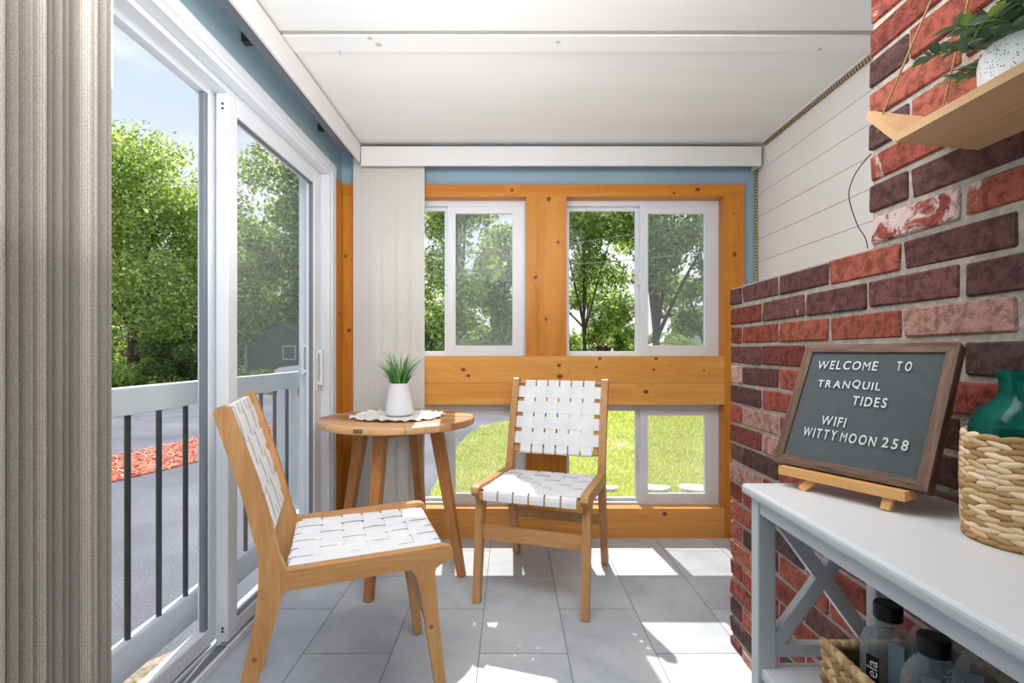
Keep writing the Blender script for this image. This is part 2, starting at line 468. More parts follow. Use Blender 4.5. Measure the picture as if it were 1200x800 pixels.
# right wall: shiplap boards
bm = B(); z = HC-.133+.0; zs = [HC, 2.047]
while zs[-1] > .13: zs.append(zs[-1]-.1262)
zs.append(0)
for a, b in zip(zs, zs[1:]): box(bm, XR, XR+.03, -1.6, 3.02, b+.0012, a-.0012)
wr = struct(obj('wall_right', bm, M['shiplap']), 'white horizontal shiplap wall behind the brick', 'wall')
bm = B(); box(bm, XR+.02, XR+.05, -1.6, 3.02, 0, HC); obj('backing', bm, M['gap'], wr)

# pine boards
def trim(n, x0, x1, z0, z1, axis, knots, label, y0=YB, y1=3.02, l=PL, d=PD):
    bm = B(); box(bm, x0, x1, y0, y1, z0, z1)
    return struct(obj('trim_%d' % n, bm, pine('pine_%d' % n, axis, knots, l=l, d=d), bevel=.0025, seg=1), label, 'trim')
kk = lambda *p: [(KX(a), KZ(b), r) for a, b, r in p]
WX = [(-.793, .088), (.314, 1.195)]
ZT, ZM1, ZM0, ZB = 1.906, 1.016, .745, .165
ML, MD = lin(224, 166, 88), lin(200, 130, 54)
trim(1, -.935, 1.306, ZT, 1.974, 'X', kk((817.6, 222, .016), (790, 226, .009), (600, 223, .012), (700, 219, .006)), 'long pine board across the top of the windows')
trim(2, .0885, .3135, ZM1, ZT-.0005, 'Z', kk((643, 233, .018), (654, 284, .013), (627, 325, .013), (640, 374, .011), (629, 324, .009)), 'upper pine post between the two upper windows')
trim(3, 1.1955, 1.306, .0, ZT-.0005, 'Z', kk((861, 298, .017), (862, 470, .01), (860, 250, .006)), 'pine post at the right end of the windows')
trim(4, -.935, -.7935, .0, ZT-.0005, 'Z', kk((405, 300, .012), (409, 387, .014)), 'pine post in the left corner behind the blinds')
zj = KZ(448.5)
trim(5, -.793, 1.195, zj+.0007, ZM1-.0005, 'X', kk((543, 433, .016), (549, 440, .014), (655, 428, .016), (656, 441, .02), (703, 420, .012), (699, 430, .011), (769, 420, .012), (766, 433, .010), (825, 434, .008)), 'upper pine board of the band between the window rows', l=ML, d=MD)
trim(6, -.793, 1.195, ZM0, zj-.0007, 'X', kk((757, 459, .018), (670, 462, .005)), 'lower pine board of the band between the window rows', l=ML, d=MD)
trim(7, .0885, .3135, ZB, ZM0-.0005, 'Z', kk((625, 520, .008)), 'lower pine post between the two low windows')
trim(8, -.793, 1.195, .0, ZB, 'X', kk((779, 602, .018), (600, 610, .01), (530, 606, .013)), 'pine board along the floor under the low windows', l=lin(224, 162, 88), d=lin(198, 126, 56))  # paler pine tones paint in sun bounced up from the floor
# pine facing on the left wall corner
bm = B(); box(bm, XL-.005, -.936, 2.762, YB, 0, 1.975)
struct(obj('trim_9', bm, pine('pine_9', 'Z', [(2.80, 1.5, .012), (2.815, 1.25, .014)], 'YZ'), bevel=.002, seg=1), 'pine corner board between sliding door and blinds', 'trim')

# windows in the back wall
def ring(bm, x0, x1, y0, y1, z0, z1, l, r, b, t):
    box(bm, x0, x0+l, y0, y1, z0, z1); box(bm, x1-r, x1, y0, y1, z0, z1)
    box(bm, x0+l, x1-r, y0, y1, z0, z0+b); box(bm, x0+l, x1-r, y0, y1, z1-t, z1)
def window(n, x0, x1, z0, z1, label):
    e = bpy.data.objects.new('window_%d' % n, None); COL.objects.link(e); e.location = (x0, 2.95, z0)
    struct(e, label, 'window'); w = x1-x0; h = z1-z0; xm = w/2
    bm = B(); ring(bm, .0, w, 0, .07, 0, h, .012, .014, .012, .03)
    obj('window_frame', bm, M['vinyl'], e, bevel=.002, seg=1)
    bm = B(); ring(bm, xm-.008, w-.014, .006, .03, .012, h-.03, .045, .062, .048, .042)
    s = obj('sliding_sash', bm, M['vinyl'], e, bevel=.003, seg=1)
    bm = B(); box(bm, xm+.03, w-.07, .016, .02, .055, h-.068); obj('pane', bm, M['glass'], s)
    bm = B(); ring(bm, .012, xm+.022, .036, .06, .012, h-.03, .016, .05, .016, .018)
    s2 = obj('fixed_sash', bm, M['vinyl'], e, bevel=.003, seg=1)
    bm = B(); box(bm, .024, xm-.02, .046, .05, .024, h-.044); obj('pane', bm, M['glass'], s2)
    bm = B(); box(bm, xm+.02, w-.016, .064, .065, .014, h-.032); obj('insect_screen', bm, M['screen'], e)
    bm = B(); zc = h*.5
    box(bm, xm-.019, xm-.008, .004, .02, zc-.035, zc+.035); box(bm, xm-.024, xm-.012, -.004, .01, zc-.006, zc+.02)
    obj('latch', bm, M['vinyl'], e, bevel=.002, seg=1)
    return e
window(1, WX[0][0], WX[0][1], ZM1, ZT, 'upper left white sliding window in the pine wall, partly behind blinds')
window(2, WX[1][0], WX[1][1], ZM1, ZT, 'upper right white sliding window in the pine wall')
window(3, WX[0][0], WX[0][1], ZB, ZM0, 'low left white sliding window near the floor, behind the round table')
window(4, WX[1][0], WX[1][1], ZB, ZM0, 'low right white sliding window near the floor, behind the far chair')

# rope trims
def rope_mat(name, a, b, freq, rot):
    t = NT(name); c = t.mapping(t.coord(), (1,1,1), (0,0,0), rot)
    w = t.n('ShaderNodeTexWave', wave_type='BANDS', bands_direction='X'); t.put(w, 'Vector', c)
    w.inputs['Scale'].default_value = freq; w.inputs['Distortion'].default_value = .6
    col = t.ramp(w.outputs['Fac'], [(.2, a), (.7, b)])
    return t.done(t.bsdf(col, .85, t.bump(w.outputs['Fac'], .8, .004), .1))
RA, RB = lin(120, 98, 74), lin(204, 182, 150)
bm = B(); tube(bm, [(XR-.009, -1.2, HC-.012), (XR-.009, 2.79, HC-.012)], .0095, 10)
struct(obj('trim_10', bm, rope_mat('rope_ceiling', RA, RB, 22, (0, 0, math.radians(55))), smooth=True), 'twisted rope trim along the ceiling edge above the shiplap', 'trim')
bm = B(); tube(bm, [(XR-.009, 2.89, 0), (XR-.009, 2.89, HC-.02)], .009, 10)
struct(obj('trim_11', bm, rope_mat('rope_corner', RA, RB, 22, (0, math.radians(55), 0)), smooth=True), 'twisted rope trim down the back right corner', 'trim')
bm = B(); box(bm, XR-.025, XR, -1.2, 2.79, HC-.006, HC)
struct(obj('trim_12', bm, M['shiplap']), 'thin white strip where ceiling meets shiplap', 'trim')

# ------------------------------------------------------------------ sliding door
D = bpy.data.objects.new('door_1', None); COL.objects.link(D); D.location = (-1.0, 1.77, 0)
struct(D, 'white framed sliding glass door opening onto the driveway', 'door')
def dpart(name, fn, mat, bevel=.003, par=D, off=(1.0, -1.77, 0)):
    bm = B(); fn(bm); bmesh.ops.translate(bm, verts=bm.verts, vec=off)
    return obj(name, bm, mat, par, bevel=bevel, seg=1)
def f_frame(bm):
    box(bm, -1.10, -.940, .78, 2.755, 1.965, 2.018)                   # head
    box(bm, -.948, -.930, .78, 2.755, 1.985, 2.03)                    # head casing
    box(bm, -1.10, -.940, 2.675, 2.755, .0, 1.965)                     # far jamb
    box(bm, -.948, -.932, 2.70, 2.757, .0, 1.985)
    box(bm, -1.10, -.940, .78, .83, .0, 1.965)                         # near jamb
    box(bm, -1.045, -.985, .83, 2.675, 1.945, 1.965)                   # head track
dpart('door_frame', f_frame, M['vinyl'])
def f_sill(bm):
    box(bm, -1.12, -.965, .78, 2.755, -.02, .012)
    box(bm, -.978, -.966, .83, 2.675, .012, .026); box(bm, -1.036, -1.030, .83, 2.675, .012, .024); box(bm, -1.09, -1.07, .83, 2.675, .012, .03)
dpart('sill_track', f_sill, M['vinyl'], .001)
def f_gap(bm): box(bm, -1.029, -.981, .83, 1.80, .0121, .0135)
dpart('track_groove', f_gap, M['vinyl_dark'], 0)
# fixed (near) panel
def f_fix(bm): ring(bm, 0,0,0,0,0,0,0,0,0,0) if False else None
def yring(bm, y0, y1, x0, x1, z0, z1, l, r, b, t):
    box(bm, x0, x1, y0, y0+l, z0, z1); box(bm, x0, x1, y1-r, y1, z0, z1)
    box(bm, x0, x1, y0+l, y1-r, z0, z0+b); box(bm, x0, x1, y0+l, y1-r, z1-t, z1)
fx = dpart('fixed_panel', lambda bm: yring(bm, .83, 1.822, -1.078, -1.038, .026, 1.962, .07, .05, .058, .034), M['vinyl'])
dpart('meeting_stile', lambda bm: box(bm, -1.061, -1.040, 1.752, 1.7715, .084, 1.928), M['vinyl_dark'], .003, fx)
dpart('pane', lambda bm: box(bm, -1.060, -1.056, .89, 1.751, .078, 1.934), M['glass'], 0, fx)
# sliding (far) panel
sl = dpart('sliding_panel', lambda bm: yring(bm, 1.795, 2.672, -1.028, -.985, .026, 1.946, .064, .085, .052, .058), M['vinyl'])
dpart('glazing_bead', lambda bm: yring(bm, 1.855, 2.592, -1.012, -.992, .074, 1.892, .008, .008, .008, .008), M['vinyl_dark'], .001, sl)
dpart('pane', lambda bm: box(bm, -1.006, -1.002, 1.86, 2.588, .078, 1.886), M['glass'], 0, sl)
dpart('insect_screen', lambda bm: box(bm, -1.092, -1.091, 1.80, 2.672, .03, 1.96), M['screen'], 0)
def f_handle(bm):
    box(bm, -.986, -.980, 2.605, 2.64, .84, 1.075); box(bm, -.984, -.962, 2.612, 2.632, .87, .89); box(bm, -.984, -.962, 2.612, 2.632, 1.03, 1.05); box(bm, -.968, -.955, 2.612, 2.632, .87, 1.05)
dpart('handle', f_handle, M['vinyl'], .004, sl)
dpart('handle', lambda bm: (box(bm, -1.05, -1.028, 2.60, 2.63, .93, .95), box(bm, -1.05, -1.028, 2.60, 2.63, 1.06, 1.08), box(bm, -1.06, -1.045, 2.60, 2.63, .92, 1.09)), M['vinyl'], .004, sl)
dpart('strike_plate', lambda bm: box(bm, -.941, -.936, 2.685, 2.70, .87, 1.07), M['vinyl'], .002)
dpart('roller_hole', lambda bm: [tube(bm, [(x, 1.7946, z), (x, 1.797, z)], .0048, 10) for x, z in ((-1.004, 1.905), (-1.004, 1.889), (-1.004, .075), (-1.004, .064))], M['gap'], 0, sl)
dpart('head_roller', lambda bm: box(bm, -1.026, -.99, 1.80, 1.815, 1.93, 1.955), M['metal'], .002, sl)

# ------------------------------------------------------------------ vertical blinds
def vane(bm, p, ang, w, z0, z1, curve=.006):
    """one curved slat standing at p (x,y) with its width turned by ang"""
    c, s = math.cos(ang), math.sin(ang); n = 8; A = []; Bv = []
    for i in range(n+1):
        u = (i/n-.5)*w; d = curve*(1-(2*i/n-1)**2)
        x, y = p[0]+c*u-s*d, p[1]+s*u+c*d
        A.append(bm.verts.new((x-p[0], y-p[1], z0-1.0))); Bv.append(bm.verts.new((x-p[0], y-p[1], z1-1.0)))
    for i in range(n): bm.faces.new((A[i], A[i+1], Bv[i+1], Bv[i]))
def make_vane(p, ang, w, z0, z1, mat, par, o0, curve=.006):
    bm = B(); vane(bm, p, ang, w, z0, z1, curve)
    me = bpy.data.meshes.new('vane'); bm.to_mesh(me); bm.free()
    for q in me.polygons: q.use_smooth = True
    o = new_obj('vane', me, mat, par); o.location = (p[0]-o0[0], p[1]-o0[1], 1.0-o0[2])
    return o
o0 = (-.86, 1.5, HC)
vb = thing('vertical_blind', 'greige vertical blind drawn into a tight stack at the near end of the sliding door', 'blind', o0)
def vpart(name, fn, mat, par, o, bevel=.002):
    bm = B(); fn(bm); bmesh.ops.translate(bm, verts=bm.verts, vec=(-o[0], -o[1], -o[2])); return obj(name, bm, mat, par, bevel=bevel, seg=1)
vpart('valance', lambda bm: box(bm, -.828, -.815, .1, 2.797, 2.07, 2.168), M['valance'], vb, o0)
vpart('head_track', lambda bm: box(bm, -.895, -.855, .3, 2.74, 2.105, 2.145), M['vinyl_dark'], vb, o0)
for y in (1.0, 1.83, 2.55): vpart('bracket', lambda bm: box(bm, XL+.001, -.885, y-.014, y+.014, 2.135, 2.168), M['gap'], vb, o0, 0)
for i in range(20):
    make_vane((-.863+random.uniform(-.004, .004), .71+.0185*i+random.uniform(-.003, .003)), math.radians(random.choice((-13, -8, -3, 3))+random.uniform(-2, 2)), .089, .03, 2.10, M['vane_side'], vb, o0, random.choice((.007, -.005, .009)))
vpart('wand', lambda bm: tube(bm, [(-.862, 1.108, 2.1), (-.862, 1.108, 1.605)], .0055, 8), M['vinyl'], vb, o0, 0)
o1 = (-.4, 2.85, HC)
vb2 = thing('vertical_blind', 'pale grey vertical blind stacked in the far corner behind the round table', 'blind', o1)
vpart('valance', lambda bm: (box(bm, -.814, 1.368, 2.80, 2.812, 2.052, 2.158), box(bm, 1.356, 1.368, 2.812, 2.898, 2.052, 2.158)), M['valance'], vb2, o1)
vpart('head_track', lambda bm: box(bm, -.80, 1.34, 2.83, 2.855, 2.11, 2.14), M['vinyl_dark'], vb2, o1)
for i in range(5):
    make_vane((-.823+.0762*i, 2.842+.0012*(i % 2)), math.radians(-1.2), .0895, .035, 2.11, M['vane'], vb2, o1, .0005)

# ------------------------------------------------------------------ brick wall and chimney
BX = .786
RED = [lin(152, 76, 62), lin(166, 84, 68), lin(142, 70, 58), lin(172, 94, 76), lin(132, 66, 56)]
DRK = [lin(110, 72, 68), lin(98, 66, 64), lin(120, 78, 72), lin(92, 68, 66)]
PNK = [lin(206, 164, 148), lin(196, 150, 134)]
BRICK_MARKS = [(.874, 1.105, 'P', 0), (1.0, 1.296, 'R', 1.0), (1.651, .813, 'P', .3), (1.755, .641, 'P', .3), (1.544, .763, 'P', .3), (.8286, 1.30, 'R', .8),
    (.886, 1.227, 'D', .25), (1.15, 1.15, 'R', 0), (1.0, 1.16, 'D', .1), (.83, 1.16, 'D', 0), (1.14, 1.23, 'R', .2), (1.39, 1.23, 'D', 0), (1.63, 1.23, 'D', 0),
    (1.49, 1.16, 'D', .1), (1.25, 1.16, 'D', .1), (1.70, 1.09, 'R', 0), (1.4, 1.09, 'R', 0), (1.15, 1.09, 'R', .1), (1.77, 1.03, 'D', 0), (1.56, 1.03, 'R', 0),
    (1.64, .96, 'D', .1), (1.76, .89, 'D', 0), (1.55, .89, 'R', 0), (1.65, .75, 'R', .2), (1.76, .69, 'D', 0), (1.55, .69, 'D', 0), (.85, 1.0, 'D', .2), (.75, .95, 'D', .2), (.7, .9, 'P', .1)]
def brick(bm, lays, x0, x1, y0, y1, z0, z1, yz, darkp):
    vs = box(bm, x0, x1, y0, y1, z0, z1)
    j = .0024
    for v in vs: v.co += Vector((random.uniform(-j, j)*1.4, random.uniform(-j, j), random.uniform(-j, j)))
    fs = list({f for v in vs for f in v.link_faces})
    r = random.random()
    kind = 'D' if r < darkp else ('P' if r > .97 else 'R'); sp = random.random()**4*.5
    for (my, mz, k, s) in BRICK_MARKS:
        if y0 <= my <= y1 and z0 <= mz <= z1: kind, sp = k, s
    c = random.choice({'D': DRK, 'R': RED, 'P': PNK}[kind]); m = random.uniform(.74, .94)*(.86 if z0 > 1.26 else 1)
    c = (c[0]*m, c[1]*m, c[2]*m, 1)
    for f in fs:
        for l in f.loops: l[lays[0]] = c; l[lays[1]] = (sp, sp, sp, 1)
def brick_wall():
    bm = B(); lays = (bm.loops.layers.float_color.new('Col'), bm.loops.layers.float_color.new('Splotch'))
    H = .0683; J = .012; L = .2387
    k = -1
    while True:
        z1 = 1.2673-H*(k) - J/2; z0 = z1-H+J; k += 1
        # k==0 is the course whose top is the ledge (z 1.2673); negative-side courses added below
        if k == 0: continue
        ztop = 1.2673-H*(k-1)-J/2; zbot = ztop-H+J
        if zbot < .0: zbot = .0
        if ztop < .01: break
        first = 1.751 if k % 2 == 1 else 1.614
        ys = [1.84+J/2, first]
        while ys[-1] > -.5: ys.append(ys[-1]-L)
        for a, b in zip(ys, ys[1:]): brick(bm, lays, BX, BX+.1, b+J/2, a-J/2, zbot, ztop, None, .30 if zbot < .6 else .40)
        xs = [BX+.1+J if k % 2 == 0 else BX+.1+J+.1]
        if k % 2: brick(bm, lays, BX+.1+J, BX+.19, 1.74, 1.84, zbot, ztop, None, .3)
        while xs[-1] < 1.36: xs.append(min(xs[-1]+L, XR-.004))
        for a, b in zip(xs, xs[1:]): brick(bm, lays, a, b-J, 1.74, 1.84, zbot, ztop, None, .3)
    n = 0
    while True:                                                       # chimney stack above the ledge
        zbot = 1.2673+H*n+J/2; ztop = zbot+H-J; n += 1
        if zbot > HC: break
        ztop = min(ztop, HC)
        ys = [1.131+random.uniform(-.004, .004), 1.131-(.235 if n % 2 else .115)]
        while ys[-1] > -.5: ys.append(ys[-1]-L)
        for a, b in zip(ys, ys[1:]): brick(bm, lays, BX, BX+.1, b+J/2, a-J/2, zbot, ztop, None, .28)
        xs = [BX+.1+J]
        while xs[-1] < 1.36: xs.append(min(xs[-1]+L, XR-.004))
        for a, b in zip(xs, xs[1:]): brick(bm, lays, a, b-J, 1.03, 1.128, zbot, ztop, None, .3)
    # bricks on top of the ledge
    es = [e for e in bm.edges]
    bmesh.ops.bevel(bm, geom=es, offset=.0035, segments=1, affect='EDGES')
    bmesh.ops.recalc_face_normals(bm, faces=bm.faces)
    me = bpy.data.meshes.new('wall_brick'); bm.to_mesh(me); bm.free()
    o = new_obj('wall_inner', me, M['brick']); struct(o, 'old red brick chimney wall with a stepped ledge on the right', 'wall')
    bm = B(); box(bm, BX+.0055, XR-.003, -.5, 1.832, 0, 1.2645); box(bm, BX+.0055, XR-.003, -.5, 1.122, 1.264, HC-.001)
    obj('mortar', bm, M['mortar'], o)
brick_wall()
# loose thin cable by the chimney edge
bm = B(); tube(bm, spline([(.798, 1.138, 1.478), (.783, 1.15, 1.455), (.765, 1.15, 1.425), (.757, 1.15, 1.385), (.775, 1.15, 1.325), (.793, 1.15, 1.295), (.797, 1.147, 1.27)], 6), .0012, 6)
tag(obj('cable', bm, M['black'], smooth=True), 'thin dark loose wire curling beside the chimney edge', 'wire')

# ------------------------------------------------------------------ chairs
def make_chair(label):
    W = .242; TH = .032
    t = thing('dining_chair', label, 'chair')
    REAR = [(-.012, .004), (.012, .10), (.043, .21), (.062, .289), (.075, .362), (.083, .428), (.085, .481), (.082, .527), (.068, .589), (.041, .697), (.005, .811), (-.017, .885),
            (-.012, .899), (.004, .906), (.018, .901), (.051, .808), (.076, .731), (.104, .638), (.134, .512), (.149, .476), (.152, .424), (.139, .411), (.130, .369), (.111, .298), (.085, .203), (.055, .10), (.028, .004)]
    FRONT = [(.548, .004), (.535, .107), (.513, .25), (.495, .368), (.483, .412), (.470, .430), (.47, .445), (.545, .445), (.552, .436), (.541, .428), (.537, .418), (.545, .313), (.562, .15), (.578, .004)]
    RAIL = [(.146, .423), (.24, .424), (.388, .431), (.467, .432), (.545, .434), (.569, .441), (.584, .450), (.590, .462), (.586, .477), (.575, .485), (.556, .487), (.324, .480), (.149, .475)]
    for s in (-1, 1):
        y0, y1 = (W-TH, W) if s > 0 else (-W, -W+TH)
        for nm, P in (('leg', REAR), ('leg', FRONT)):
            bm = B(); prism(bm, P, y0, y1); lg = obj(nm, bm, M['oak_z'], t, smooth='auto', bevel=.005, seg=2)
            x = .008 if P is REAR else .563
            bm = B(); lathe(bm, [(0, 0), (.011, 0), (.012, .004), (.0, .006)], 14, (x, (y0+y1)/2, 0)); obj('foot_glide', bm, M['glide'], lg)
            ys = W if s > 0 else -W
            x, z = (.545-.02, .265) if P is FRONT else (.075, .26)
            bm = B(); tube(bm, [(x, ys-s*.004, z), (x, ys+s*.0006, z)], .0065, 14); obj('wood_plug', bm, M['plug'], lg)
        bm = B(); prism(bm, RAIL, y0+.0005, y1-.0005); obj('seat_rail', bm, M['oak'], t, smooth='auto', bevel=.006, seg=2)
    yi = W-TH
    def cross(name, x0, x1, z0, z1, bev=.004, lean=0):
        bm = B(); box(bm, x0, x1, -yi-.001, yi+.001, z0, z1)
        return obj(name, bm, M['oak_y'], t, bevel=bev)
    cross('stretcher', .515, .536, .256, .312); cross('stretcher', .074, .094, .218, .262)
    cross('seat_bar', .548, .574, .432, .462); cross('seat_bar', .148, .174, .428, .458)
    bdir = Vector((-.107, 0, .355)).normalized(); bn = Vector((bdir.z, 0, -bdir.x))          # up the back, forward normal
    base = Vector((.020, 0, .896)) - bn*.012                                                 # top of webbing plane
    for sdist in (.008, .352):
        c = base - bdir*sdist - bn*.012
        bm = B(); bar(bm, (c.x, -yi-.001, c.z), (c.x, yi+.001, c.z), .018, .022, (bn.x, 0, bn.z)); obj('back_rail', bm, M['oak_y'], t, bevel=.005)
    for s in (-1, 1):                                                                       # inner ledges behind the straps
        bm = B(); a = base-bdir*.0-bn*.014; b = base-bdir*.355-bn*.014; y = s*(yi-.014)
        bar(bm, (a.x, y, a.z), (b.x, y, b.z), .030, .008, (bn.x, 0, bn.z)); obj('back_ledge', bm, M['oak_z'], t)
        bm = B(); box(bm, .15, .57, min(s*yi, s*(yi-.022)), max(s*yi, s*(yi-.022)), .440, .456); obj('seat_ledge', bm, M['oak'], t)
    # --- seat webbing: fore-aft straps wrap over the front bar, cross straps weave through
    bm = B(); amp = .0016; th = .0013
    px, py = .0655, .0655; xs = [.197+px*k for k in range(6)]; ys = [(k-2.5)*py for k in range(6)]
    def ztop(x, y): return .4665+.004*(x-.16)/.4-.007*max(0, 1-((x-.36)/.2)**2)*max(0, 1-(y/.2)**2)
    for i, y in enumerate(ys):
        path = [((.150, y, .44), (-1,0,0)), ((.150, y, .462), (-.7,0,.7))]
        for k in range(60):
            x = .158+(.568-.158)*k/59
            h = amp*math.cos(PI*(x-xs[0])/px)*(1 if i % 2 else -1)
            if x < xs[0]-px/2 or x > xs[-1]+px/2: h *= .3
            path.append(((x, y, ztop(x, y)+h), (0,0,1)))
        path += [((.575, y, .463), (.7,0,.7)), ((.5775, y, .450), (1,0,0)), ((.5765, y, .430), (1,0,0)), ((.570, y, .428), (0,0,-1))]
        ribbon(bm, path, (0,1,0), .0590, th)
    for i, x in enumerate(xs):
        path = []
        for k in range(61):
            y = -yi+2*yi*k/60
            h = amp*math.cos(PI*(y-ys[0])/py)*(-1 if i % 2 else 1)
            path.append(((x, y, ztop(x, y)+h), (0,0,1)))
        ribbon(bm, path, (1,0,0), .0600, th)
    obj('seat', bm, M['strap'], t).data.materials.append(M['strap_edge'])
    # --- backrest webbing
    bm = B(); pv = .0605; vs = [(k-2.5)*pv for k in range(6)]; hs = [.058+.0776*k for k in range(4)]
    P = lambda s_, n_, y: base-bdir*s_+bn*n_+Vector((0, y, 0))
    for i, y in enumerate(vs):
        path = [(P(.03, -.025, y), -bn), (P(.0, -.026, y), -bn), (P(-.004, -.022, y), (bdir-bn).normalized()), (P(-.0055, -.012, y), bdir), (P(-.003, -.001, y), (bdir+bn).normalized())]
        for k in range(60):
            s_ = .006+.35*k/59
            h = amp*math.cos(PI*(s_-hs[0])/.0776)*(1 if i % 2 else -1)
            if s_ < .02 or s_ > .33: h = 0
            path.append((P(s_, h, y), bn))
        path += [(P(.363, -.003, y), (bn-bdir).normalized()), (P(.3655, -.012, y), -bdir), (P(.363, -.024, y), -bn), (P(.335, -.026, y), -bn)]
        ribbon(bm, path, (0,1,0), .053, th)
    for i, s_ in enumerate(hs):
        path = []
        for k in range(61):
            y = -yi+2*yi*k/60
            h = amp*math.cos(PI*(y-vs[0])/pv)*(-1 if i % 2 else 1)
            if abs(y) > .182: h = -.001
            path.append((P(s_, h, y), bn))
        ribbon(bm, path, bdir, .058, th)
    obj('backrest', bm, M['strap'], t).data.materials.append(M['strap_edge'])
    return t
def copy_tree(o, parent=None):
    c = o.copy(); COL.objects.link(c)
    if parent is not None: c.parent = parent
    for ch in list(o.children): copy_tree(ch, c)
    return c
ch1 = make_chair('wooden chair with white woven straps in the left foreground, seen from its side')
ch1['group'] = 'woven strap dining chairs'
ch2 = copy_tree(ch1); ch2['label'] = 'wooden chair with white woven straps in front of the low window, facing the camera'
ch1.location = (-.7985, 1.505, 0); ch1.rotation_euler.z = math.atan2(.331, .944)
ch2.location = (.252, 2.600, 0); ch2.rotation_euler.z = math.atan2(-.95, -.313)

# ------------------------------------------------------------------ round side table with doily and plant
TC = Vector((-.535, 2.449, 0)); TZ = .731
tb = thing('round_table', 'round slatted acacia side table on four splayed legs in the corner', 'table', TC)
bm = B(); lathe(bm, [(0, TZ-.034), (.352, TZ-.034), (.361, TZ-.030), (.363, TZ-.024), (.363, TZ-.008), (.360, TZ-.002), (.354, TZ), (0, TZ)], 96)
obj('tabletop', bm, M['tabletop'], tb, smooth='auto')
feet = [Vector((-.2256, 2.385, 0)), Vector((-.591, 2.148, 0)), Vector((-.828, 2.513, 0)), Vector((-.463, 2.75, 0))]
for f in feet:
    d = f-TC; top = d*.60
    p = Vector((top.x, top.y, TZ-.034)); q = Vector((d.x, d.y, .004))
    bm = B(); dd = d.normalized(); sx = Vector((-dd.y, dd.x, 0))
    def sq(c, w, k): return [bm.verts.new(c+dd*(a*w)+sx*(b*w)) for a, b in ((-.5,-.5),(.5,-.5),(.5,.5),(-.5,.5))]
    A, C = sq(q, .034, 0), sq(p, .052, 0)
    bm.faces.new(A[::-1]); bm.faces.new(C)
    for k in range(4): bm.faces.new((A[k], A[(k+1) % 4], C[(k+1) % 4], C[k]))
    lg = obj('leg', bm, M['acacia'], tb, bevel=.006)
    bm = B(); lathe(bm, [(0, 0), (.012, 0), (.013, .005), (0, .007)], 14, (d.x, d.y, 0)); obj('foot_pad', bm, M['black'], lg)
for k in range(4):
    a = (feet[k]-TC)*.58; b = (feet[(k+1) % 4]-TC)*.58
    bm = B(); bar(bm, (a.x, a.y, TZ-.054), (b.x, b.y, TZ-.054), .02, .036); obj('apron', bm, M['acacia'], tb, bevel=.002)
# doily
bm = B(); nr, na = 26, 144; rows = []
for i in range(nr):
    u = i/(nr-1); R = .02+.195*u; row = []
    for k in range(na):
        th = 2*PI*k/na
        r = R*(1+.045*u**3*math.sin(18*th)+.02*u**4*math.sin(41*th+1))
        z = .0022+.0020*math.sin(R*240)*u+.0035*u**6*(1+math.sin(25*th+3))+(.006*u**5*max(0, math.sin(3*th+.5)))
        row.append(bm.verts.new((r*math.cos(th), r*math.sin(th), z)))
    rows.append(row)
cv = bm.verts.new((0, 0, .003))
for k in range(na): bm.faces.new((cv, rows[0][k], rows[0][(k+1) % na]))
for a, b in zip(rows, rows[1:]):
    for k in range(na): bm.faces.new((a[k], a[(k+1) % na], b[(k+1) % na], b[k]))
def crochet():
    t = NT('crochet_cotton'); c = t.coord(); v = t.n('ShaderNodeTexVoronoi'); t.put(v, 'Vector', c); v.inputs['Scale'].default_value = 95
    col = t.ramp(v.outputs['Distance'], [(.1, lin(246, 244, 240)), (.75, lin(212, 206, 198))])
    return t.done(t.bsdf(col, .9, None, .1))
do = obj('doily', bm, crochet(), smooth=True); do.location = (TC.x, TC.y, TZ+.0005)
tag(do, 'white crocheted doily with a frilly edge on the round table', 'doily')
pp = thing('potted_plant', 'white vase with spiky artificial grass on the round table', 'plant', (TC.x+.004, TC.y+.01, TZ+.0055))
bm = B(); lathe(bm, [(0, 0), (.050, 0), (.060, .006), (.064, .022), (.063, .045), (.058, .080), (.050, .118), (.044, .142), (.0425, .152), (.0395, .153), (.038, .148), (.042, .12), (0, .115)], 48)
obj('vase', bm, M['ceramic'], pp, smooth='auto')
def blades(n, rbase, hmin, hmax, spread, wid, seed, cols, seg=6):
    rng = np.random.default_rng(seed); V = []; F = []; C = []
    for i in range(n):
        a = rng.uniform(0, 2*PI); rb = rbase*math.sqrt(rng.uniform()); h = rng.uniform(hmin, hmax); lean = spread*(.15+rng.uniform()**1.1); 
        w = wid*rng.uniform(.7, 1.2); tw = a+rng.normal(0, .5); base = len(V); c = cols[rng.integers(len(cols))]
        for k in range(seg+1):
            u = k/seg
            r = rb+lean*h*u**1.9; z = h*(u-.28*lean*u**3)
            x, y = r*math.cos(a), r*math.sin(a); ww = w*(1-u**2.2)*.5+.0002
            V += [(x-math.sin(tw)*ww, y+math.cos(tw)*ww, z), (x+math.sin(tw)*ww, y-math.cos(tw)*ww, z)]
        for k in range(seg):
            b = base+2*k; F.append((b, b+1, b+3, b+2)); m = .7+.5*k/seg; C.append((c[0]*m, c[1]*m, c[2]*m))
    return np.array(V), np.array(F), np.array(C)
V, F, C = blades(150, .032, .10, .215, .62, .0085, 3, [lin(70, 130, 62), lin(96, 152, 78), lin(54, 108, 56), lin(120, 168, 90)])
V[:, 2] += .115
new_obj('grass', np_mesh('grass', V, F, C), M['house_plant'], pp)

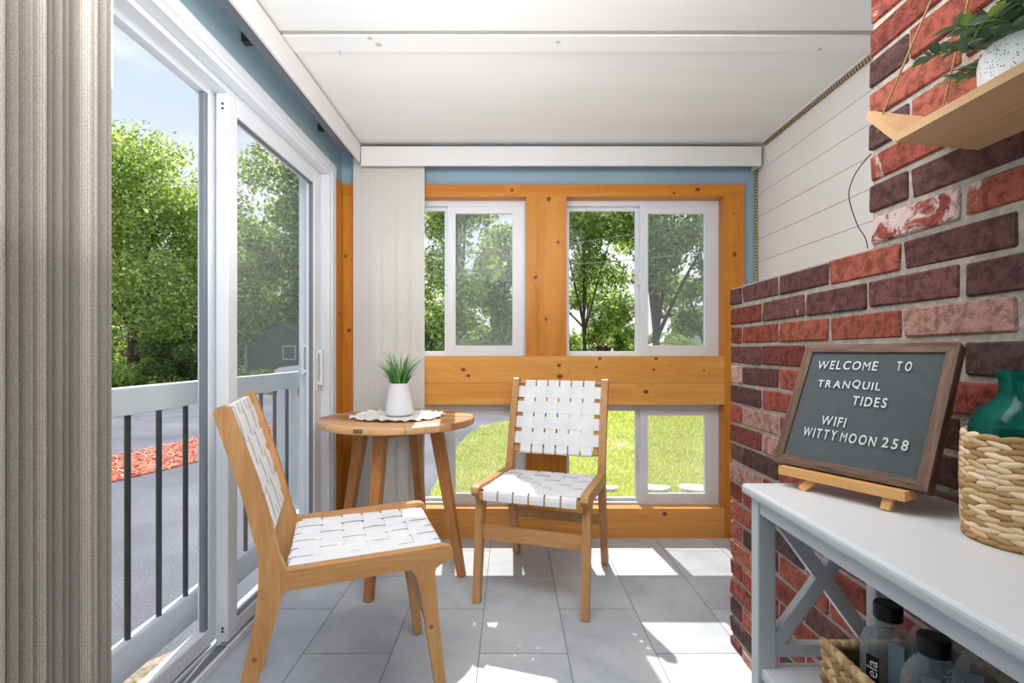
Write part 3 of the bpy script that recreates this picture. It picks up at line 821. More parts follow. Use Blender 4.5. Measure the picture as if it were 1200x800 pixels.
# ------------------------------------------------------------------ console table
CX0, CX1, CY1, CY0, CZ = .441, .744, .985, -.15, .79
ct = thing('console_table', 'white console table with x-braced end standing along the brick wall', 'table', (.59, .42, 0))
def cpart(name, fn, bevel=.003, seg=2, mat=None):
    bm = B(); fn(bm); bmesh.ops.translate(bm, verts=bm.verts, vec=(-.59, -.42, 0)); return obj(name, bm, mat or M['white_paint'], ct, bevel=bevel, seg=seg)
cpart('tabletop', lambda bm: box(bm, CX0, CX1, CY0, CY1, CZ-.02, CZ), .007, 3)
LY1, LY0 = .973, .946
for yy in ((LY0, LY1), (-.135, -.108)):
    for xx in ((.455, .489), (.672, .706)):
        cpart('leg', lambda bm: box(bm, xx[0], xx[1], yy[0], yy[1], 0, CZ-.02))
cpart('apron', lambda bm: box(bm, .4585, .476, -.108, LY0, .741, CZ-.02), .002)
cpart('apron', lambda bm: box(bm, .685, .7025, -.108, LY0, .741, CZ-.02), .002)
for y in (LY0+.004, -.13):
    cpart('end_rail', lambda bm: box(bm, .489, .672, y, y+.018, .741, CZ-.02), .002)
    for z0, z1 in ((.500, .742), (.17, .45)):
        cpart('end_rail', lambda bm: box(bm, .489, .672, y, y+.018, z0-.024, z0), .002)
        cpart('cross_brace', lambda bm: bar(bm, (.492, y+.009, z1), (.669, y+.009, z0), .018, .026, (0, 0, 1)), .002)
        cpart('cross_brace', lambda bm: bar(bm, (.492, y+.0092, z0), (.669, y+.0092, z1), .0176, .026, (0, 0, 1)), .002)
cpart('shelf', lambda bm: box(bm, .462, .70, -.13, .968, .437, .457), .004)
cpart('shelf', lambda bm: box(bm, .462, .70, -.13, .968, .12, .14), .004)

# ------------------------------------------------------------------ letter board on its easel
BL = Vector((.5036, .9893, .8305)); BR = Vector((.621, .772, .8305)); U = (BR-BL).normalized(); Nf = Vector((U.y, -U.x, 0))
th = math.radians(26); Vv = (-Nf*math.sin(th)+Vector((0, 0, math.cos(th)))).normalized(); Nb = U.cross(Vv).normalized()
MB4 = Matrix(((U.x, Vv.x, Nb.x, BL.x), (U.y, Vv.y, Nb.y, BL.y), (U.z, Vv.z, Nb.z, BL.z), (0, 0, 0, 1)))
BW, BH, FW = .2505, .249, .0165
lb = thing('letter_board', 'square grey felt letter board in a dark wood frame, white letters, on a small easel', 'sign', (0, 0, 0))
lb.matrix_world = MB4                                                     # local: x right, y up the board, z out
def lpart(name, fn, mat, bevel=0, par=lb):
    bm = B(); fn(bm); return obj(name, bm, mat, par, bevel=bevel, seg=1)
def felt():
    t = NT('grey_felt'); c = t.coord()
    w = t.n('ShaderNodeTexWave', wave_type='BANDS', bands_direction='Y'); t.put(w, 'Vector', c); w.inputs['Scale'].default_value = 96
    n = t.noise(c, 400, 3)
    col = t.ramp(t.math('ADD', t.math('MULTIPLY', w.outputs['Fac'], .5), t.math('MULTIPLY', n, .5)), [(.3, lin(74, 80, 81)), (.7, lin(92, 98, 99))])
    return t.done(t.bsdf(col, .95, t.bump(w.outputs['Fac'], .4, .002), .1))
lpart('felt_panel', lambda bm: box(bm, .01, BW-.01, .01, BH-.01, -.016, -.004), felt())
def mitre(bm, a, b, c, d):
    lo = [bm.verts.new((x, y, -.022)) for x, y in (a, b, c, d)]; hi = [bm.verts.new((x, y, 0)) for x, y in (a, b, c, d)]
    bm.faces.new(lo[::-1]); bm.faces.new(hi)
    for k in range(4): bm.faces.new((lo[k], lo[(k+1) % 4], hi[(k+1) % 4], hi[k]))
fwx = M['frame_wood']
def fmat(name, ax): return wood(name, lin(132, 102, 84), lin(58, 40, 34), ax, 70, .05, .6, (), (.36, .66), .4)
fx_, fy_ = fmat('walnut_frame_across', 'X'), fmat('walnut_frame_up', 'Y')
e_ = .0003
lpart('frame_side', lambda bm: mitre(bm, (0,0), (BW,0), (BW-FW-e_,FW), (FW+e_,FW)), fx_, .0012)
lpart('frame_side', lambda bm: mitre(bm, (FW+e_,BH-FW), (BW-FW-e_,BH-FW), (BW,BH), (0,BH)), fx_, .0012)
lpart('frame_side', lambda bm: mitre(bm, (0,e_), (FW,FW+e_), (FW,BH-FW-e_), (0,BH-e_)), fy_, .0012)
lpart('frame_side', lambda bm: mitre(bm, (BW-FW,FW+e_), (BW,e_), (BW,BH-e_), (BW-FW,BH-FW-e_)), fy_, .0012)
GL = {}
def line(txt, u0, u1, vmid, cap=.0182):
    ms = []
    for ch in txt:
        if ch not in GL:
            g = glyph(ch, 1.0, .0, 0 if ch == 'M' else .010 if ch in 'WN' else .018); xs = [v.co.x for v in g.vertices]; ys = [v.co.y for v in g.vertices]
            GL[ch] = ([(v.co.x-min(xs), v.co.y-min(ys)) for v in g.vertices], [tuple(p.vertices) for p in g.polygons], max(xs)-min(xs), max(ys)-min(ys))
        ms.append(GL[ch])
    caph = max(m[3] for m in ms if True) if txt != '258' else max(m[3] for m in ms)
    sc = cap/caph; g_ = cap*.2 if len(txt) > 3 else cap*.28; tot = sum(m[2] for m in ms)*sc
    kx = min(1.05, ((u1-u0)-(len(ms)-1)*g_)/tot); gap = (u1-u0-tot*kx)/max(1, len(ms)-1); u = u0
    for ch, m in zip(txt, ms):
        bm = B(); vs = {}
        vv = [bm.verts.new((x*sc*kx, y*sc, 0)) for x, y in m[0]]
        for p in m[1]:
            try: bm.faces.new([vv[i] for i in p])
            except ValueError: pass
        for f in bm.faces:
            if f.normal.z < 0: f.normal_flip()
        r = bmesh.ops.solidify(bm, geom=bm.faces[:], thickness=.0025)
        bmesh.ops.translate(bm, verts=bm.verts, vec=(u, vmid-cap/2+random.uniform(-.0004, .0004), -.0005))
        obj('letter', bm, M['letter'], lb)
        u += m[2]*sc*kx+gap
line('WELCOME', .034, .1393, .2053); line('TO', .169, .1913, .2062)
line('TRANQUIL', .0443, .1526, .168); line('TIDES', .1133, .1683, .137)
line('WIFI', .0693, .1123, .0938); line('WITTY', .0426, .1030, .0675); line('MOON', .1100, .1667, .067); line('258', .1756, .2132, .0676)
# easel
UZ = Vector((0, 0, 1)); Fh = Nf                                             # horizontal direction out of the board
es = thing('tabletop_easel', 'small light wood easel holding up the letter board', 'easel', BL+U*.125-UZ*(.8305-.79))
ME = Matrix(((U.x, -Fh.x, 0, 0), (U.y, -Fh.y, 0, 0), (0, 0, 1, 0), (0, 0, 0, 1)))       # local x along the board, -y toward the viewer
es.rotation_euler.z = math.atan2(U.y, U.x)
def epart(name, fn, bevel=.0015):
    bm = B(); fn(bm); return obj(name, bm, M['easel_wood'], es, bevel=bevel, seg=1)
# es local: x along U, y = horizontal away from the viewer (back), z up from the console top
epart('ledge', lambda bm: box(bm, -.103, .103, -.014, .022, .0215, .0365))
bk = math.tan(th)
for x0, x1 in ((-.045, -.062), (.075, .074)):
    epart('front_leg', lambda bm: bar(bm, (x1, -.008, .0), (x0, .002, .0225), .014, .012, (0, 1, 0)))
    epart('front_leg', lambda bm: bar(bm, (x0, .036, .0365), (x0*.6, .036+.19*bk, .2265), .012, .010, (0, 1, 0)))
epart('rear_leg', lambda bm: bar(bm, (.02, .150, .0), (.016, .135, .19), .012, .010, (0, 1, 0)))
epart('head_block', lambda bm: box(bm, -.03, .05, .128, .142, .19, .205))

# ------------------------------------------------------------------ teal bottle in woven sleeve
def beads(paths, rad, length, tilt, cols, seed, squash=.62, seg=(9, 6)):
    """woven rows: paths = list of rows, each row a list of (point, tangent, outward)"""
    rng = np.random.default_rng(seed); V = []; F = []; C = []
    nu, nv = seg
    for ri, row in enumerate(paths):
        for (p, tn, on) in row:
            p, tn, on = Vector(p), Vector(tn), Vector(on); up = tn.cross(on).normalized()
            tl = tilt*(1 if ri % 2 else -1)+rng.normal(0, .06); t2 = tn*math.cos(tl)+up*math.sin(tl); u2 = up*math.cos(tl)-tn*math.sin(tl)
            L = length*rng.uniform(.9, 1.08); r = rad*rng.uniform(.88, 1.1); base = len(V); c = cols[rng.integers(len(cols))]; m = rng.uniform(.88, 1.1)
            for i in range(nu+1):
                a = -PI/2+PI*i/nu; ca = max(.05, math.cos(a))**.8; sa = math.sin(a)
                for k in range(nv):
                    b = 2*PI*k/nv
                    q = p+t2*(sa*L/2)+u2*(math.cos(b)*ca*r)+on*(math.sin(b)*ca*r*squash*1.0+.0)
                    V.append(tuple(q))
            for i in range(nu):
                for k in range(nv):
                    F.append((base+i*nv+k, base+i*nv+(k+1) % nv, base+(i+1)*nv+(k+1) % nv, base+(i+1)*nv+k)); C.append((c[0]*m, c[1]*m, c[2]*m))
    return np.array(V), np.array(F), np.array(C)
ST = [lin(206, 172, 128), lin(182, 144, 98), lin(230, 204, 164), lin(166, 128, 84), lin(220, 190, 146)]
bc = Vector((.6805, .675, CZ))
bv = thing('wicker_bottle', 'teal glass bottle in a woven straw sleeve at the right end of the console', 'bottle', bc)
bm = B(); lathe(bm, [(0, .006), (.05, .006), (.061, .012), (.0615, .125), (.0605, .150), (.056, .165), (.047, .177), (.036, .184), (.0315, .190), (.030, .197), (.0295, .212), (.030, .214), (.033, .2155), (.033, .223), (.030, .225), (.026, .225), (.0255, .2), (.03, .187), (.042, .174), (.052, .16), (.056, .14), (.057, .014), (0, .010)], 48)
obj('glass_bottle', bm, M['teal'], bv, smooth='auto')
rows = []; nrow = 19; nb = 17
for r in range(nrow):
    z = .0055+r*.0074; row = []; R = .0648+.002*math.sin(PI*r/nrow)
    for k in range(nb):
        a = 2*PI*(k+.5*(r % 2))/nb
        row.append(((R*math.cos(a), R*math.sin(a), z), (-math.sin(a), math.cos(a), 0), (math.cos(a), math.sin(a), 0)))
    rows.append(row)
V, F, C = beads(rows, .0053, .0295, .16, ST, 5, .72)
me = np_mesh('straw_sleeve', V, F, C)
for p in me.polygons: p.use_smooth = True
sv = new_obj('straw_sleeve', me, M['straw'], bv)
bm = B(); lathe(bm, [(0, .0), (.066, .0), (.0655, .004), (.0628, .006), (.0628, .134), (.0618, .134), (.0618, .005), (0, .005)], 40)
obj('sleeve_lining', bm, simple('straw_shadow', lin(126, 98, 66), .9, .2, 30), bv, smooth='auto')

# ------------------------------------------------------------------ basket with water bottles on the shelf
SZ = .4572
bkx0, bkx1, bky0, bky1 = .482, .672, .44, .782
bs = thing('storage_basket', 'rectangular woven hyacinth basket on the console shelf holding water bottles', 'basket', ((bkx0+bkx1)/2, (bky0+bky1)/2, SZ))
cx, cy = (bkx0+bkx1)/2, (bky0+bky1)/2
rows = []
def perimeter(z, off, step, inset=0):
    x0, x1, y0, y1 = bkx0-cx+inset, bkx1-cx-inset, bky0-cy+inset, bky1-cy-inset; row = []
    for (ax, ay), (bx_, by_), on in (((x0,y0),(x0,y1),(-1,0,0)), ((x0,y1),(x1,y1),(0,1,0)), ((x1,y1),(x1,y0),(1,0,0)), ((x1,y0),(x0,y0),(0,-1,0))):
        L = math.hypot(bx_-ax, by_-ay); n = int(L/step); tn = ((bx_-ax)/L, (by_-ay)/L, 0)
        for k in range(n+1):
            s_ = min(L, (k+off)*L/n); row.append(((ax+tn[0]*s_, ay+tn[1]*s_, z), tn, on))
    return row
for r in range(13): rows.append(perimeter(.008+r*.0098, .5*(r % 2), .017))
V, F, C = beads(rows, .0068, .0245, .5, [lin(196,162,118), lin(176,138,94), lin(210,178,134), lin(158,122,80)], 9, .8, (7, 6))
me = np_mesh('woven_wall', V, F, C)
for p in me.polygons: p.use_smooth = True
new_obj('woven_wall', me, M['straw'], bs)
row1 = perimeter(.136, 0, .015); 
V, F, C = beads([row1, perimeter(.1365, .5, .015, -.001)], .0078, .026, .4, [lin(196,162,118), lin(176,138,94), lin(210,178,134)], 10, 1.0, (7, 6))
me = np_mesh('rim', V, F, C)
for p in me.polygons: p.use_smooth = True
new_obj('rim', me, M['straw'], bs)
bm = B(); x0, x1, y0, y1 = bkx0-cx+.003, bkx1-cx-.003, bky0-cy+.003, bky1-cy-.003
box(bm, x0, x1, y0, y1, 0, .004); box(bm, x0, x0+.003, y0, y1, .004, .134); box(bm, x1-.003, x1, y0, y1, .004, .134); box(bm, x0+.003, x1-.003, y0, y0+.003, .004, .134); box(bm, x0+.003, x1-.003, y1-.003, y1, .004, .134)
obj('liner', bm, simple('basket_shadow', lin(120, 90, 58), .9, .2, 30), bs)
M['label_black'] = simple('black_label', lin(20, 20, 22), .5, .05, 10); M['label_red'] = simple('red_label', lin(196, 40, 44), .5, .05, 10)
M['label_blue'] = simple('blue_label', lin(176, 196, 208), .5, .08, 30); M['print_white'] = simple('white_print', lin(240, 240, 240), .5, .02, 10)
def curved_patch(R, a0, a1, z0, z1, n=10):
    bm = B(); A = []; Bq = []
    for i in range(n+1):
        a = a0+(a1-a0)*i/n; A.append(bm.verts.new((R*math.cos(a), R*math.sin(a), z0))); Bq.append(bm.verts.new((R*math.cos(a), R*math.sin(a), z1)))
    for i in range(n): bm.faces.new((A[i], A[i+1], Bq[i+1], Bq[i]))
    return bm
def curved_text(txt, size, R, a, z, rot, outline=False):
    g = glyph(txt, size); xs = [v.co.x for v in g.vertices]; ys = [v.co.y for v in g.vertices]; mx, my = (min(xs)+max(xs))/2, (min(ys)+max(ys))/2
    bm = B(); bm.from_mesh(g); bmesh.ops.triangulate(bm, faces=bm.faces[:])
    if outline:
        bmesh.ops.dissolve_limit(bm, angle_limit=.01, verts=bm.verts, edges=bm.edges)
        r = bmesh.ops.inset_region(bm, faces=bm.faces[:], thickness=size*.03, use_even_offset=True)
        keep = set(r['faces']); bmesh.ops.delete(bm, geom=[f for f in bm.faces if f not in keep], context='FACES'); bmesh.ops.triangulate(bm, faces=bm.faces[:])
    for it in range(3):
        le = [e for e in bm.edges if e.calc_length() > .003]
        if le: bmesh.ops.subdivide_edges(bm, edges=le, cuts=1); bmesh.ops.triangulate(bm, faces=[f for f in bm.faces if len(f.verts) > 3])
    for v in bm.verts:
        x, y = v.co.x-mx, v.co.y-my
        x, y = x*math.cos(rot)-y*math.sin(rot), x*math.sin(rot)+y*math.cos(rot)
        ang = a+x/R; v.co = Vector((R*math.cos(ang), R*math.sin(ang), z+y))
    return bm
def bottle(label, x, y, wl, rz=0):
    t = thing('water_bottle', label, 'bottle', (x, y, SZ+.0045), rz, 'water bottles in the basket'); R = .0335
    bm = B(); lathe(bm, [(0, .0), (.026, .0), (.032, .005), (R, .012), (R, .060), (R-.0012, .064), (R, .068), (R, .154), (.0325, .163), (.0295, .172), (.0245, .181), (.0185, .188), (.0148, .192), (.0140, .196), (.0165, .1965), (.0165, .199), (.0125, .1995), (.0125, .212), (0, .212)], 40)
    obj('bottle_body', bm, M['pet'], t, smooth='auto')
    prof = [(0, .0015), (.0255, .0015), (.0312, .0065), (R-.001, .013)]+[(r_, z_) for r_, z_ in ((R-.001, .10), (R-.001, .153), (.0315, .1625), (.0285, .1715)) if z_ < wl]
    prof += [(prof[-1][0]-(.002 if wl > .16 else 0), wl), (0, wl)]
    bm = B(); lathe(bm, prof, 40)
    obj('water', bm, M['water'], t, smooth='auto')
    bm = B(); n = 60; prof = [(.0172, .198), (.0178, .199), (.0178, .217), (.0165, .2195), (.012, .220)]; rr = []
    for r_, z in prof:
        rr.append([bm.verts.new(((r_+(.00015*(k % 2) if z < .218 else 0))*math.cos(2*PI*k/n), (r_+(.00015*(k % 2) if z < .218 else 0))*math.sin(2*PI*k/n), z)) for k in range(n)])
    for a, b in zip(rr, rr[1:]):
        for k in range(n): bm.faces.new((a[k], a[(k+1) % n], b[(k+1) % n], b[k]))
    bm.faces.new(rr[-1]); bm.faces.new(rr[0][::-1])
    obj('cap', bm, M['black'], t)
    Rl = R+.0005; a0 = math.radians(-128)                                 # side turned to the viewer
    def lab(bm, nm, m):
        o = obj(nm, bm, m, t); return o
    lab(curved_patch(Rl, a0-.80, a0-.28, .112, .152), 'label', M['label_black'])
    lab(curved_text('ela', .022, Rl+.0003, a0-.54, .134, PI/2), 'printed_text', M['print_white'])
    lab(curved_text('glu', .036, Rl, a0+.02, .136, PI/2, True), 'printed_text', M['print_white'])
    lab(curved_patch(Rl, a0+.55, a0+.95, .126, .140), 'label', M['label_red'])
    lab(curved_text('H', .010, Rl+.0003, a0+.75, .133, 0), 'printed_text', M['print_white'])
    lab(curved_patch(R-.0026, a0+PI-.62, a0+PI+.02, .06, .150), 'label', M['label_blue'])
    return t
bottle('black-capped water bottle at the far front corner of the basket, label showing', .5395, .735, .174)
bottle('black-capped water bottle nearest the viewer at the front of the basket', .5345, .650, .155, .35)
bottle('water bottle behind the far capped one, its cap hidden by the apron', .610, .735, .13, .9)
bottle('water bottle at the back of the basket nearest the viewer, cap hidden by the apron', .606, .655, .10, .6)

# ------------------------------------------------------------------ hanging shelf with plant
sh = thing('hanging_shelf', 'pale wood plank shelf with upturned end hung by twine on the brick chimney', 'shelf', (.715, .66, 1.392))
def spart(name, verts_profile, x0, x1, bevel=.0015):
    """profile in (y,z), extruded in x with a slight forward tilt"""
    bm = B()
    A = [bm.verts.new((x0-.715, y-.66, z-1.392+.014)) for y, z in verts_profile]; C2 = [bm.verts.new((x1-.715, y-.66, z-1.392)) for y, z in verts_profile]
    bm.faces.new(A); bm.faces.new(C2[::-1]); n = len(A)
    for k in range(n): bm.faces.new((A[k], C2[k], C2[(k+1) % n], A[(k+1) % n]))
    return obj(name, bm, M['pale_wood'], sh, bevel=bevel, seg=1)
X0, X1 = .645, .784; TK = .0135; zb = 1.3775
c45 = math.sqrt(.5)
ya = .862; ye = .936; ze = zb+(ye-ya)*.98; yn = .40
spart('plank', [(yn, zb), (ya, zb), (ya-.004, zb+TK), (yn, zb+TK)], X0, X1)
spart('end_board', [(ya+.0006, zb), (ye, ze), (ye-TK*c45, ze+TK*c45), (ya-.0034, zb+TK)], X0, X1)
spart('end_board', [(yn-.0006, zb), (yn-.0006, zb+TK), (yn-.074+TK*c45, zb+.074+TK*c45), (yn-.074, zb+.074)], X0, X1)
def twine():
    return rope_mat('jute_twine', lin(150, 112, 74), lin(206, 166, 122), 150, (.6, .5, .4))
tw = twine(); hk = Vector((.781, .797, 1.888)); hk2 = Vector((.781, .50, 1.888))
o_ = Vector((.715, .66, 1.392))
for h, pts in ((hk, [Vector((.662, .923, 1.452)), Vector((.770, .926, 1.441))]), (hk2, [Vector((.662, .347, 1.452)), Vector((.770, .344, 1.441))])):
    for p in pts:
        dirv = (p-h).normalized(); bm = B(); q = p-Vector((0, 0, .016))
        tube(bm, [h-o_, (h*.5+p*.5)-o_, p-o_, q-o_], .0019, 8); obj('twine', bm, tw, sh, smooth=True)
        bm = B(); tube(bm, [q-o_+Vector((0, 0, -.004)), q-o_+Vector((0, 0, .003))], .0042, 8); obj('knot', bm, tw, sh, smooth=True)
    bm = B(); tube(bm, [h-o_+Vector((.012, 0, 0)), h-o_+Vector((-.006, 0, 0)), h-o_+Vector((-.008, 0, .006))], .002, 8); obj('nail', bm, M['metal'], sh)
pl = thing('potted_plant', 'speckled white pot of trailing greenery and purple sprigs on the hanging shelf', 'plant', (.7135, .688, 1.4005))
def speckle():
    t = NT('speckled_ceramic'); c = t.coord(); v = t.n('ShaderNodeTexVoronoi'); t.put(v, 'Vector', c); v.inputs['Scale'].default_value = 210; v.inputs['Randomness'].default_value = .55
    f = t.smooth(v.outputs['Distance'], .2, .26)
    return t.done(t.bsdf(t.mix(f, lin(96, 92, 90), lin(232, 231, 228)), .5, None, .4))
bm = B(); lathe(bm, [(0, 0), (.058, 0), (.064, .004), (.0665, .02), (.067, .038), (.065, .050), (.060, .0585), (.055, .061), (.053, .058), (.056, .05), (0, .045)], 48)
obj('pot', bm, speckle(), pl, smooth='auto')
def sprigs(seed, n, cols, leafL, leafW, stemL, up=.5, pur=False):
    rng = np.random.default_rng(seed); V = []; F = []; C = []
    def leaf(p, d, nrm, L, W, c):
        side = d.cross(nrm).normalized(); base = len(V); sg = 5
        for k in range(sg+1):
            u = k/sg; w = W*math.sin(PI*min(1, u*.93+.06))**.8; q = p+d*(L*u)-nrm*(L*.28*u*u)
            V.extend([tuple(q+side*w*.5+nrm*w*.12), tuple(q-nrm*0), tuple(q-side*w*.5+nrm*w*.12)])
        for k in range(sg):
            b = base+3*k
            for s_ in (0, 1): F.append((b+s_, b+s_+1, b+s_+4, b+s_+3)); m = 1.0+.35*(k == sg-1); C.append((c[0]*m*1.0, c[1]*m, c[2]*(.8 if k == sg-1 else 1)))
    for i in range(n):
        a = rng.uniform(-.75*PI, -.3*PI) if pur else rng.uniform(.4*PI, 1.7*PI); el = rng.uniform(.15, 1.2)*up*1.6; L = stemL*rng.uniform(.7, 1.15)
        d0 = Vector((math.cos(a)*math.cos(el), math.sin(a)*math.cos(el), math.sin(el))); p = Vector((.03*math.cos(a), .03*math.sin(a), .048))
        if p.x+d0.x*L > .068: d0.x *= .25; d0.normalize()
        npt = 9
        for k in range(1, npt+1):
            u = k/npt; q = p+d0*(L*u)+Vector((0, 0, -L*.30*u*u)); q.x = min(q.x, .062)
            for s_ in (-1, 1):
                sd = d0.cross(Vector((0, 0, 1))).normalized()*s_; dd = (d0*.55+sd*.8+Vector((0, 0, rng.uniform(-.1, .45)))).normalized()
                nr = (Vector((0, 0, 1))+Vector(rng.normal(0, .35, 3))).normalized(); nr = (nr-dd*nr.dot(dd)).normalized()
                if q.x > .05 and dd.x > 0: dd.x *= -.3; dd.normalize()
                leaf(q, dd, nr, leafL*rng.uniform(.7, 1.15)*(1-.25*u), leafW, cols[rng.integers(len(cols))])
            # stem piece
            b = len(V); q0 = p+d0*(L*(k-1)/npt)+Vector((0, 0, -L*.30*((k-1)/npt)**2)); q0.x = min(q0.x, .062); w = Vector((0, 0, .0009))
            V.extend([tuple(q0+w), tuple(q0-w), tuple(q-w), tuple(q+w)]); F.append((b, b+1, b+2, b+3)); C.append(lin(80, 100, 60)[:3])
    return np.array(V), np.array(F), np.array(C)
GR = [lin(70, 92, 74), lin(86, 106, 86), lin(62, 84, 72), lin(118, 142, 66), lin(76, 100, 82), lin(96, 118, 104)]
V, F, C = sprigs(21, 22, GR, .034, .013, .098, .62)
new_obj('greenery', np_mesh('greenery', V, F, C), M['house_plant'], pl)
V, F, C = sprigs(22, 9, [lin(98, 78, 150), lin(120, 96, 170), lin(84, 70, 132)], .010, .006, .12, .9, True)
new_obj('purple_sprig', np_mesh('purple_sprig', V, F, C), M['house_plant'], pl)

# ------------------------------------------------------------------ outdoors
G = -.30
def flat(name, poly, z, mat, label, cat, kind='structure', thick=.05):
    bm = B(); a = [bm.verts.new((x, y, z)) for x, y in poly]; b = [bm.verts.new((x, y, z-thick)) for x, y in poly]
    bm.faces.new(a); n = len(a)
    for k in range(n): bm.faces.new((a[k], b[k], b[(k+1) % n], a[(k+1) % n]))
    return tag(obj(name, bm, mat), label, cat, None, kind)
flat('driveway', [(-60, -8), (60, -8), (60, 90), (-60, 90)], G, M['asphalt'], 'grey asphalt driveway and road outside the sunroom', 'driveway')
LP = [(-.70, 3.6), (-.74, 4.7), (-.77, 6.3), (-.70, 8.0), (-.50, 9.2), (.1, 10.1), (1.2, 11.0), (3.0, 12.0), (6.0, 12.6), (14, 13), (14, 3.6)]
flat('lawn', LP, G+.02, M['soil'], 'sunlit lawn behind the back windows', 'lawn')
flat('far_lawn', [(-40, 15.5), (-9, 16.5), (-4, 15.2), (4, 16), (40, 15), (40, 60), (-40, 60)], G+.02, ground_mat('far_grass', lin(70, 88, 38), lin(118, 136, 64), .5, 14), 'grass verge under the trees across the road', 'lawn')
flat('gravel_bed', [(-1.78, -2), (-1.12, -2), (-1.12, 2.1), (-1.45, 2.3), (-1.72, 1.9)], G+.03, M['gravel'], 'bare pebbly soil beside the sunroom under the railing', 'soil')
MP = [(-3.30, 2.0), (-4.35, 4.4), (-3.80, 6.3), (-3.55, 8.9), (-4.35, 9.4), (-4.75, 7.9), (-5.10, 6.4), (-6.2, 3.6), (-5.8, 1.8)]
MP = [(-4.55, 3.0), (-4.10, 5.2), (-3.80, 6.25), (-3.55, 8.3), (-3.8, 9.3), (-4.3, 9.2), (-4.75, 7.87), (-5.07, 6.43), (-5.5, 4.8), (-5.9, 3.0)]
def point_in(poly, x, y):
    c = False; n = len(poly)
    for i in range(n):
        x1, y1 = poly[i]; x2, y2 = poly[(i+1) % n]
        if (y1 > y) != (y2 > y) and x < (x2-x1)*(y-y1)/(y2-y1)+x1: c = not c
    return c
mu = flat('mulch_bed', MP, G+.015, M['mulchbase'], 'strip of red bark mulch across the driveway', 'mulch', 'stuff')
rng = np.random.default_rng(4); V = []; F = []; C = []
while len(F) < 6000:
    x, y = rng.uniform(-6.1, -3.4), rng.uniform(3, 9.4)
    if not point_in(MP, x, y): continue
    a = rng.uniform(0, PI); L = rng.uniform(.02, .05); w = .012; dx, dy = math.cos(a)*L, math.sin(a)*L; z = G+.02+rng.uniform(0, .02); b = len(V); dz = rng.normal(0, .012)
    V += [(x-dx-dy*.2, y-dy+dx*.2, z+dz), (x-dx+dy*.2, y-dy-dx*.2, z+dz), (x+dx+dy*.2, y+dy-dx*.2, z-dz), (x+dx-dy*.2, y+dy+dx*.2, z-dz)]
    F.append((b, b+1, b+2, b+3)); c = [lin(220,150,126), lin(204,130,106), lin(230,172,150), lin(180,108,88)][rng.integers(4)]; C.append(c[:3])
new_obj('bark_chips', np_mesh('bark_chips', np.array(V), np.array(F), np.array(C)), M['straw'], mu)
def grass_field(name, poly, bounds, n, h0, h1, seed, cols, w0=.006):
    rng = np.random.default_rng(seed); P = []
    while len(P) < n:
        x = rng.uniform(bounds[0], bounds[1], 4000); y = bounds[2]+(bounds[3]-bounds[2])*rng.uniform(0, 1, 4000)**1.5
        for a, b in zip(x, y):
            if point_in(poly, a, b): P.append((a, b))
    P = np.array(P[:n]); a = rng.uniform(0, 2*PI, n); h = rng.uniform(h0, h1, n); w = w0*(P[:, 1]/6)
    l = rng.normal(0, .5, n)*h; b = rng.uniform(0, 2*PI, n); z = np.full(n, G+.018)
    A = np.stack([P[:, 0]-np.cos(a)*w, P[:, 1]-np.sin(a)*w, z], 1); Bq = np.stack([P[:, 0]+np.cos(a)*w, P[:, 1]+np.sin(a)*w, z], 1)
    T = np.stack([P[:, 0]+np.cos(b)*l, P[:, 1]+np.sin(b)*l, z+h], 1)
    V = np.stack([A, Bq, T], 1).reshape(-1, 3); F = np.arange(3*n).reshape(-1, 3)
    cl = np.array([c[:3] for c in cols]); C = cl[rng.integers(0, len(cols), n)]*rng.uniform(.8, 1.15, (n, 1))
    o = new_obj(name, np_mesh(name, V, F, C), M['leaf']); return o
g1 = grass_field('grass', LP, (-.8, 5.5, 3.9, 12.5), 52000, .02, .055, 8, [lin(156, 182, 84), lin(178, 198, 106), lin(134, 164, 72), lin(204, 202, 146), lin(168, 190, 94), lin(200, 198, 146)])
tag(g1, 'short yellow-green grass growing on the lawn', 'grass', None, 'stuff')
for i, (px, s, lab) in enumerate(((712, .11, 'pale flat stepping stone in the lawn, leftmost of three'), (766, .15, 'pale flat stepping stone in the lawn, middle of three'), (814, .16, 'pale flat stepping stone in the lawn, rightmost of three'))):
    Y = 4.93; x = (px-598)/603*Y; bm = B()
    pts = [(s*(1+.16*math.sin(3*a+i))*math.cos(a), s*.75*(1+.12*math.cos(2*a+i))*math.sin(a)) for a in [2*PI*k/12 for k in range(12)]]
    top = [bm.verts.new((p[0], p[1], .016)) for p in pts]; bot = [bm.verts.new((p[0]*1.05, p[1]*1.05, 0)) for p in pts]
    bm.faces.new(top)
    for k in range(12): bm.faces.new((bot[k], bot[(k+1) % 12], top[(k+1) % 12], top[k]))
    o = obj('stepping_stone', bm, M['stone'], bevel=.004); o.location = (x, Y, G+.03); tag(o, lab, 'stone', 'stepping stones in the lawn')
V, F, C = blades(26, .05, .02, .06, .9, .010, 14, [lin(150, 168, 80), lin(172, 186, 104), lin(120, 144, 70)])
wd = new_obj('weed', np_mesh('weed', V, F, C), M['leaf']); wd.location = (-1.42, 2.0, G+.03); tag(wd, 'small green weed in the soil below the railing', 'weed')

